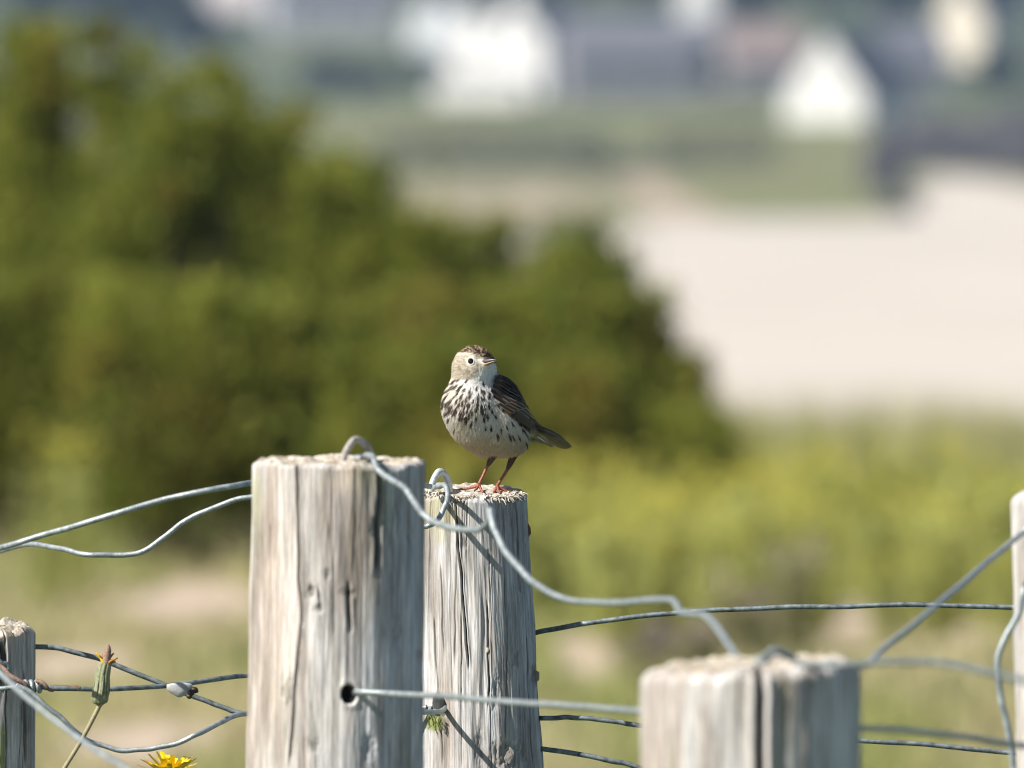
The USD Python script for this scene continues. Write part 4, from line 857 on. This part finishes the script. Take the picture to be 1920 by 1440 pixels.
# short feather barbs lying along the body
rf = np.random.default_rng(3); tri = bv[bf]; ar = np.linalg.norm(np.cross(tri[:, 1] - tri[:, 0], tri[:, 2] - tri[:, 0]), axis=1)
NB = 23000; pick = rf.choice(len(bf), NB, p=ar / ar.sum()); b1 = rf.random((NB, 2)); sw = b1.sum(1) > 1; b1[sw] = 1 - b1[sw]
root = tri[pick, 0] + b1[:, :1] * (tri[pick, 1] - tri[pick, 0]) + b1[:, 1:] * (tri[pick, 2] - tri[pick, 0]); nn = grad(root)
clear = np.hypot(root[:, 0] - 883.2, root[:, 1] - 678) > 8.5; clear |= root[:, 2] > -20; clear &= ~((np.hypot(root[:, 0] - 912, root[:, 1] - 683) < 9) & (root[:, 2] < -40))
root, nn = root[clear], nn[clear]
fl = root - np.array([912, 676, -66.0]); fl[:, 1] += 10; fl -= nn * (fl * nn).sum(1, keepdims=True); fl /= np.linalg.norm(fl, axis=1, keepdims=True) + 1e-9
fl += rf.normal(size=fl.shape) * .16; headm = root[:, 1] < 712; L = np.where(headm, 3.4, 5.6) * (.6 + .8 * rf.random(len(root))); lift = np.where(root[:, 1] > 835, .30, .13) * (.4 + 1.2 * rf.random(len(root)))
pts = np.stack([root - nn * .6, root + fl * (L * .5)[:, None] + nn * (L * lift * .8)[:, None], root + fl * L[:, None] + nn * (L * lift)[:, None]], 1)
pts[:, 2] += np.where(root[:, 1] > 830, 1.0, 0)[:, None] * np.array([0, 1.2, 0])
wp = B(pts[..., 0], pts[..., 1], pts[..., 2]) - feet
cu = UsdGeom.BasisCurves.Define(stage, str(bird.GetPath()) + '/plumage_barbs'); cu.CreateTypeAttr('linear')
cu.CreateCurveVertexCountsAttr(Vt.IntArray.FromNumpy(np.full(len(root), 3, np.int32))); cu.CreatePointsAttr(Vt.Vec3fArray.FromNumpy(wp.reshape(-1, 3).astype(np.float32)))
cu.CreateWidthsAttr(Vt.FloatArray.FromNumpy(np.tile(np.array([.00034, .00028, .00010], np.float32), len(root)))); cu.SetWidthsInterpolation('vertex')
cc = plumage(root, nn) * (.9 + .25 * rf.random((len(root), 1)))
UsdGeom.PrimvarsAPI(cu).CreatePrimvar('tint', Sdf.ValueTypeNames.Color3fArray, 'vertex').Set(Vt.Vec3fArray.FromNumpy(np.repeat(cc, 3, 0).astype(np.float32)))
bind(cu.GetPrim(), tinted('barb', .85, .1)); meta(cu.GetPrim(), kind='stuff')

# eye
e0 = snap(np.array([[883.2, 678.0, -62.0]]))[0]; en = grad(e0[None])[0]
def ball(c_, r_, sub=4):
    m_ = trimesh.creation.icosphere(sub); p_ = np.array(m_.vertices) * r_ + c_; return B(p_[:, 0], p_[:, 1], p_[:, 2]), np.array(m_.faces)[:, ::-1]
put('eye', ball(e0 - en * 2.2, 5.9), plain('eye', (.012, .007, .005), .06, spec=.6), bird, smooth=True)
ringp = []
tx = np.cross(en, [0, 1.0, 0]); tx /= np.linalg.norm(tx); ty = np.cross(en, tx)
for a in np.linspace(0, 2 * pi, 33)[:-1]: ringp.append(snap((e0 + (tx * math.cos(a) * 6.3 + ty * math.sin(a) * 6.8))[None], .2)[0])
ringp = np.array(ringp + ringp[:2]); lid = B(ringp[:, 0], ringp[:, 1], ringp[:, 2]); put('eyelid', tube(lid, 1.3 * SB, 8), plain('eye_ring', (.62, .58, .49), .8), bird, smooth=True)
# bill
def bill(name, top_line, widths, heights, mat):
    V_, n_ = [], 14
    pl = np.array(top_line, float)
    for i_, (c_, w_, h__) in enumerate(zip(pl, widths, heights)):
        d_ = pl[min(i_ + 1, len(pl) - 1)] - pl[max(i_ - 1, 0)]; d_ /= np.linalg.norm(d_); sdv = np.cross(d_, [0, 1.0, 0]); sdv /= np.linalg.norm(sdv); upv = np.cross(sdv, d_)
        for a in np.arange(n_) * 2 * pi / n_: V_.append(c_ + sdv * math.cos(a) * w_ + upv * math.sin(a) * h__)
    V_ = np.array(V_); k_ = len(pl); i_, j_ = np.meshgrid(np.arange(k_ - 1), np.arange(n_), indexing='ij'); j2 = (j_ + 1) % n_
    q4 = np.stack([i_ * n_ + j_, i_ * n_ + j2, (i_ + 1) * n_ + j2, (i_ + 1) * n_ + j_], -1).reshape(-1, 4); F_ = np.vstack([q4[:, [0, 1, 2]], q4[:, [0, 2, 3]]])
    return put(name, (B(V_[:, 0], V_[:, 1], V_[:, 2]), F_), mat, bird, smooth=True)
bill('upper_bill', [(905, 679.5, -58), (911, 678, -64), (917, 676.5, -69), (923, 675.5, -73.5), (928, 675.3, -77), (932, 676.3, -80)], [6.2, 5.8, 4.8, 3.6, 2.2, .4], [5.4, 5.0, 4.1, 3.0, 1.8, .4], speckled('upper_bill', (.05, .043, .04), (.12, .105, .085), 900, rough=.35))
bill('lower_bill', [(903, 685.5, -57), (909, 684.3, -63), (915, 682, -68), (921, 679.6, -72), (926, 677.9, -75.5), (930, 677.4, -78)], [5.4, 5.1, 4.3, 3.1, 1.9, .4], [3.6, 3.3, 2.8, 2.0, 1.3, .3], speckled('lower_bill', (.22, .135, .06), (.36, .24, .12), 900, rough=.4))
put('nostril', ball(np.array([913.5, 675.2, -68.2]), 1.1, 2), M['window'], bird, smooth=True)

# feathers of wing and tail
fm = tinted('feather', .75, .12, bump=(2500, .0002))
def feather(name, parent, line, width, off, colors, edge=.2, tip=None, lift=0.0, free=None):
    """a curved vane along a line of photo points laid on the body; free: depths to use where it stands clear of the body"""
    ln_ = spline(np.array([(a, b, 0) for a, b in line], float), 10)[:, :2]; k_ = len(ln_); t_ = np.linspace(0, 1, k_)
    if free is None:
        p_ = np.c_[ln_, np.full(k_, -75.0)]
        for _ in range(60): p_[:, 2] += np.clip(sdf(p_) - off, -4, 4) * .8
        inside = np.abs(sdf(p_) - off) < 2.5; wv = np.where(inside, p_[:, 2], np.nan); good = np.flatnonzero(inside)
        if len(good) == 0: return
        wv = np.interp(np.arange(k_), good, wv[good])
        last = good[-1]
        if last < k_ - 1:
            sl_ = (wv[last] - wv[max(last - 4, 0)]) / max(min(4, last), 1); sl_ = np.clip(sl_, .2, 1.2); wv[last + 1:] = wv[last] + sl_ * np.arange(1, k_ - last)
        p_[:, 2] = wv
    else:
        p_ = np.c_[ln_, np.interp(t_, np.linspace(0, 1, len(free)), free)]
    p_[:, 2] -= lift * t_
    tn = np.gradient(p_, axis=0); tn /= np.linalg.norm(tn, axis=1, keepdims=True); nr = grad(p_) if free is None else np.tile([-.25, -.35, -.9], (k_, 1)); sd_ = np.cross(tn, nr); sd_ /= np.linalg.norm(sd_, axis=1, keepdims=True)
    prof = width / 2 * np.interp(t_, [0, .12, .45, .8, .93, 1], [.45, .8, 1, .9, .6, .12]); q_ = np.linspace(-1, 1, 9)
    v_ = (p_[:, None] + sd_[:, None] * (prof[:, None] * q_[None])[..., None] + nr[:, None] * ((1 - q_ ** 2)[None] * .9 * np.ones((k_, 1)))[..., None])
    cen_, edg_ = np.array(colors[0]), np.array(colors[1]); m_ = smoothstep(1 - edge - .12, 1 - edge + .1, np.abs(q_))[None] * smoothstep(.0, .3, t_)[:, None]
    if tip: m_ = np.maximum(m_, smoothstep(tip, min(tip + .12, .999), t_)[:, None] * np.ones_like(q_)[None])
    c_ = mix(np.broadcast_to(cen_ * (1 + .15 * np.sin(q_ * 40))[None, :, None], v_.shape), edg_, m_)
    c_ = np.where((np.abs(q_) < .1)[None, :, None], c_ * .6, c_)
    i_, j_ = np.meshgrid(np.arange(k_ - 1), np.arange(8), indexing='ij'); a_ = i_ * 9 + j_; F_ = np.vstack([np.stack([a_, a_ + 1, a_ + 10], -1).reshape(-1, 3), np.stack([a_, a_ + 10, a_ + 9], -1).reshape(-1, 3)])
    vv = v_.reshape(-1, 3); return put(name, (B(vv[:, 0], vv[:, 1], vv[:, 2]), F_), fm, parent, smooth=True, color=np.clip(c_.reshape(-1, 3), .003, 1))
wing = UsdGeom.Xform.Define(stage, str(bird.GetPath()) + '/wing').GetPrim(); bases[wing.GetPath()] = bases[bird.GetPath()]
DW, ED, BW, WT = (.050, .038, .029), (.42, .33, .22), (.085, .065, .048), (.55, .51, .44)
for ln_, w_, of in (([(966, 783), (994, 799), (1028, 813)], 6, 1.2), ([(963, 778), (992, 795), (1025, 809)], 6.5, 1.6), ([(961, 773), (990, 791), (1022, 806)], 7, 2.0), ([(960, 769), (990, 787), (1019, 803)], 7, 2.4), ([(960, 765), (990, 782), (1016, 800)], 7.5, 2.8)):
    feather('flight_feather', wing, ln_, w_, of, ((.085, .065, .047), (.34, .27, .17)), edge=.18)
for ln_, w_, of in (([(961, 760), (985, 775), (1011, 796)], 10, 3.4), ([(964, 755), (986, 769), (1006, 790)], 10.5, 4.0), ([(967, 749), (986, 761), (1001, 782)], 10.5, 4.6)):
    feather('tertial', wing, ln_, w_, of, ((.075, .056, .042), (.42, .33, .22)), edge=.2)
for ln_ in ([(936, 756), (950, 766), (965, 774)], [(938, 752), (955, 762), (972, 770)], [(941, 748), (960, 758), (980, 768)], [(945, 744), (965, 754), (987, 766)], [(950, 739), (971, 749), (993, 765)]):
    feather('wing_covert', wing, ln_, 9.5, 5.0, (DW, ED), edge=.2, tip=.9)
for ln_ in ([(925, 742), (938, 750), (950, 759)], [(930, 737), (945, 745), (959, 755)], [(936, 731), (952, 740), (968, 751)], [(942, 724), (960, 733), (976, 743)]):
    feather('wing_covert', wing, ln_, 10.5, 5.8, ((.038, .029, .024), WT), edge=.07, tip=.93)
for ln_ in ([(921, 731), (932, 739), (941, 749)], [(924, 722), (938, 731), (951, 741)], [(927, 713), (942, 721), (956, 731)], [(931, 706), (946, 712), (960, 722)], [(936, 704), (956, 714), (972, 731)], [(946, 711), (965, 727), (979, 748)], [(956, 720), (974, 738), (988, 762)]):
    feather('scapular', wing, ln_, 13, 6.2, ((.045, .034, .028), (.17, .13, .09)), edge=.24, tip=.9)
tail = UsdGeom.Xform.Define(stage, str(bird.GetPath()) + '/tail').GetPrim(); bases[tail.GetPath()] = bases[bird.GetPath()]
for k, (ln_, col, ed) in enumerate([([(996, 812), (1018, 825), (1037, 838)], (.33, .26, .11), (.42, .36, .2)), ([(998, 811), (1030, 827), (1064, 841)], (.28, .205, .065), (.36, .28, .12)), ([(998, 808), (1032, 824), (1069, 840)], (.22, .16, .055), (.3, .23, .1)),
                                    ([(1000, 805), (1034, 820), (1072, 838)], (.19, .14, .055), (.26, .2, .1)), ([(1002, 801), (1036, 817), (1070, 835)], (.11, .085, .045), (.3, .26, .19)), ([(1003, 798), (1036, 813), (1062, 829)], (.05, .042, .036), (.22, .18, .12))]):
    feather('tail_feather', tail, ln_, 11 if k else 9, 0, (col, ed), edge=.12 if k else .3, free=[48 + k * 2.2, 78 + k * 2.2, 108 + k * 2.2])
feather('tail_feather', tail, [(1008, 819), (1023, 829), (1037, 839)], 3.2, 0, ((.70, .66, .56), (.8, .76, .66)), free=[46, 74, 104])
for ln_ in ([(985, 822), (1005, 824), (1022, 830)], [(984, 814), (1006, 818), (1028, 828)]):
    feather('undertail_covert', tail, ln_, 14, 0, ((.34, .27, .12), (.38, .31, .16)), free=[40, 58, 76])

# legs and feet: shank, toes, claws
lm = speckled('leg_skin', (.20, .052, .028), (.34, .115, .06), 500, rough=.5, bump=.0003); ld = plain('thigh_feathers', (.075, .035, .03), .8); cl = plain('claw', (.05, .035, .03), .4)
for (hipj, knee, ankle, toes, dep) in (((926, 852, -6), (914, 874, 2), (898, 908, -4), [(878, 916, -4), (856, 919, 2), (890, 920, -22), (906, 924, -18)], 0), ((966, 848, 10), (951, 881, 14), (932, 911, 2), [(946, 919, 4), (968, 927, 2), (924, 926, -18), (938, 926, -22)], 1)):
    q3 = lambda *a: B(*a)
    lg = put('leg', tube(spline([q3(*hipj), (q3(*hipj) + q3(*knee)) / 2, q3(*knee), (q3(*knee) * .5 + q3(*ankle) * .5), q3(*ankle)], 8), np.interp(np.linspace(0, 1, 33), [0, .3, .5, .55, .75, .96, 1], np.array([6, 4.2, 3.1, 3.2, 2.6, 3.2, 3.5]) * SB), 12), lm, bird, smooth=True)
    put('thigh', tube(spline([q3(*hipj), (q3(*hipj) * .35 + q3(*knee) * .65), q3(*knee)], 6), np.array(list(np.linspace(8.0, 3.3, 12)) + [2.4]) * SB, 12), ld, bird, smooth=True)
    for (tx_, ty_, tw_) in toes:
        a_, e_ = np.array(ankle, float), np.array((tx_, ty_, tw_), float); far_ = np.linalg.norm(e_ - a_)
        mid_ = a_ * .55 + e_ * .45 + [0, 2.0, 0]
        pth = spline([q3(*a_), q3(*mid_), q3(*(a_ * .2 + e_ * .8 + [0, .3, 0])), q3(*e_)], 6)
        put('toe', tube(pth, np.linspace(2.9, 1.7, len(pth)) * SB, 10), lm, bird, smooth=True)
        dv_ = (e_ - a_) / far_; put('claw', tube(spline([q3(*e_), q3(*(e_ + dv_ * 3 + [0, -.4, 0])), q3(*(e_ + dv_ * 6 + [0, 2.0, 0]))], 5), np.linspace(1.3, .3, 11) * SB, 8), cl, bird, smooth=True)
